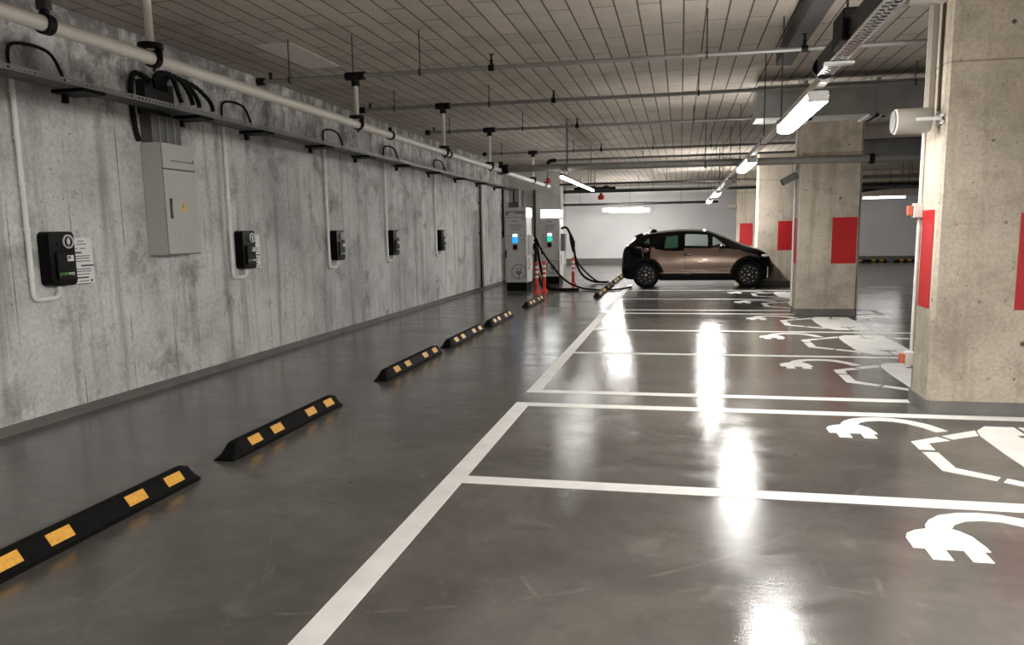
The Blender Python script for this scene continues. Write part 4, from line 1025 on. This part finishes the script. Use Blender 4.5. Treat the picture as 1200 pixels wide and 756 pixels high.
# front face cap and rear cap
for x, nm, mt in ((-.665, 'rear_bumper', 'cladding'), (3.25, 'front_bumper', 'cladding')):
    r = car_ring(x)
    vs = [(CX0+x, CYC - y, z) for y, z, _ in r] + [(CX0+x, CYC + y, z) for y, z, _ in reversed(r)]
    MB().add(vs, [tuple(range(len(vs)))]).build('bumper_centre', mt, car)
for xc in (0, 2.6):
    for s in (-1, 1):
        yo = CYC + s*0.865
        w = bpy.data.objects.new('wheel', None); COL.objects.link(w); w.parent = car; w.location = (xc, s*0.865, 0.35)
        X = CX0+xc; Z = 0.35
        y_in, y_out = yo - s*0.17, yo
        h = 0.17
        prof = [(0.24, 0), (0.335, 0), (0.35, 0.02), (0.35, h-0.03), (0.335, h-0.005), (0.275, h), (0.262, h-0.02)]
        mb = MB().lathe([(r, s*q) for r, q in prof], (X, y_in, Z), 'Y', 40, ring=True); mb.build('tyre', 'tyre', w, True)
        mb = MB().lathe([(0.262, s*(h-0.01)), (0.255, s*(h-0.05)), (0.09, s*(h-0.05)), (0.0, s*(h-0.03))], (X, y_in, Z), 'Y', 40, caps=False); mb.build('rim', 'rim', w, True)
        mb = MB(); yf = y_in + s*(h-0.018)
        for k in range(10):
            a = 2*PI*k/10 + (0.12 if k % 2 else -0.12)
            ca, sa = math.cos(a), math.sin(a); px, pz = -sa, ca
            q = [(X + ca*0.05 + px*0.018, Z + sa*0.05 + pz*0.018), (X + ca*0.258 + px*0.013, Z + sa*0.258 + pz*0.013), (X + ca*0.258 - px*0.013, Z + sa*0.258 - pz*0.013), (X + ca*0.05 - px*0.018, Z + sa*0.05 - pz*0.018)]
            mb.prism(q, 'Y', yf - s*0.03, yf)
        mb.build('spoke', 'rim', w)
        mb = MB()
        for k in range(5):
            for rr, aa, sz in ((0.10, 0.63, 0.016), (0.185, 0.25, 0.016), (0.185, 1.0, 0.014)):
                a = 2*PI*k/5 + aa; mb.cyl((X+rr*math.cos(a), yf, Z+rr*math.sin(a)), (X+rr*math.cos(a), yf + s*0.003, Z+rr*math.sin(a)), sz, 10)
        mb.lathe([(0.035, 0), (0.03, s*0.008)], (X, yf, Z), 'Y', 16)
        mb.build('bright_inlay', 'silver', w)
    # inner wheel well
    mb = MB()
    mb.box((CX0+xc-0.40, CYC-0.66, 0.22), (CX0+xc+0.40, CYC+0.66, 0.78)); mb.build('wheel_well', 'cladding', car)
# car details on both sides
def P(x, y, z): return (CX0+x, CYC+y, z)
for s in (-1, 1):
    yb_ = s*0.866
    h = MB().sphere(P(1.07, s*0.872, .875), (0.095, 0.012, 0.028), 16).build('handle_recess', 'cladding', car, True)
    MB().box(P(1.03, min(s*0.876, s*0.892), .868), P(1.15, max(s*0.876, s*0.892), .886), 0.004).build('door_handle', 'silver', h)
    mb = MB().sphere(P(1.90, s*0.97, 1.06), (0.075, 0.09, 0.055), 16).tube([P(1.90, s*0.84, 1.02), P(1.89, s*0.95, 1.04)], 0.025, 8)
    mb.build('mirror', 'car_black', car, True)
    MB().sphere(P(2.98, s*0.70, .82), (0.12, 0.06, 0.038), 14).build('headlight', 'headlight', car, True)
    MB().box(P(3.05, min(s*0.655, s*0.69), .26), P(3.085, max(s*0.655, s*0.69), .55), 0.008).build('bumper_blade', 'silver', car)
    MB().box(P(.99, min(s*0.872, s*0.879), .42), P(.996, max(s*0.872, s*0.879), .95)).build('door_seam', 'cladding', car)
    MB().sphere(P(-.02, s*0.85, .99), (0.09, 0.03, 0.07), 12).build('tail_light', 'taillight', car, True)
    MB().tube([P(.36, s*0.872, .40), P(2.12, s*0.862, .40)], 0.008, 6).build('sill_reflection', 'silver', car)  # bright line put in for the reflection along the black sill
MB().prism([(CX0+.05, 1.45), (CX0+.27, 1.47), (CX0+.22, 1.53), (CX0+.14, 1.54)], 'Y', CYC-0.03, CYC+0.03).build('roof_fin', 'car_black', car)
MB().tube([P(.14, 0, 1.53), P(.05, 0, 1.60)], 0.006, 6).build('antenna', 'cladding', car)
MB().prism([(CX0-.33, 1.33), (CX0-.10, 1.41), (CX0-.12, 1.445), (CX0-.31, 1.375)], 'Y', CYC-0.56, CYC+0.56).build('spoiler', 'car_black', car)
for s in (-1, 1):
    sx = 1.05
    mb = MB().box(P(sx-0.05, s*0.36-0.24, .45), P(sx+0.5, s*0.36+0.24, .68), 0.05)
    mb.build('seat_cushion', 'seat', car)
    mb = MB().prism([(CX0+sx-.22, 1.12), (CX0+sx-.05, .62), (CX0+sx+.08, .62), (CX0+sx-.10, 1.14)], 'Y', CYC+s*0.36-0.22, CYC+s*0.36+0.22); mb.build('seat_back', 'seat', car)
    MB().box(P(sx-.24, s*0.36-0.12, 1.16), P(sx-.15, s*0.36+0.12, 1.32), 0.03).build('headrest', 'seat', car)
MB().lathe_ring([(0.16, 0), (0.18, 0), (0.18, 0.02), (0.16, 0.02)], P(1.68, -0.0-0.36+0.72, 1.0), 'X', 24).build('steering_wheel', 'seat', car)
MB().box(P(1.75, -0.74, .62), P(2.25, 0.74, 1.00), 0.06).build('dashboard', 'seat', car)

# ------------------------------------------------------------------ world, camera
w = bpy.data.worlds.new('dim_hall'); SC.world = w; w.use_nodes = True
bg = w.node_tree.nodes['Background']; bg.inputs['Color'].default_value = (0.9, 0.95, 1, 1); bg.inputs['Strength'].default_value = 0.02

cam = bpy.data.cameras.new('camera'); co = bpy.data.objects.new('camera', cam); COL.objects.link(co)
yaw, pitch, roll = .2123, .1453, -.0162
f = Vector((-math.sin(yaw)*math.cos(pitch), math.cos(yaw)*math.cos(pitch), -math.sin(pitch)))
r = Vector((math.cos(yaw), math.sin(yaw), 0)); u = r.cross(f)
rr = r*math.cos(roll) + u*math.sin(roll); uu = -r*math.sin(roll) + u*math.cos(roll)
Mx = Matrix((rr, uu, -f)).transposed().to_4x4(); Mx.translation = Vector((0, 0, 1.54))
co.matrix_world = Mx
cam.sensor_fit = 'HORIZONTAL'; cam.sensor_width = 36.0; cam.lens = 916.7/1200*36.0
cam.shift_x = 0.0; cam.shift_y = 27.4/1200
cam.clip_start = 0.05; cam.clip_end = 200
SC.camera = co
SC.view_settings.view_transform = 'Standard'; SC.view_settings.look = 'None'
SC.view_settings.exposure = 1.25; SC.view_settings.gamma = 1.0; SC.view_settings.use_curve_mapping = False
SC.cycles.max_bounces = 10; SC.cycles.diffuse_bounces = 6; SC.cycles.glossy_bounces = 5; SC.cycles.transparent_max_bounces = 12
SC.cycles.sample_clamp_indirect = 6.0
SC.cycles.use_denoising = True
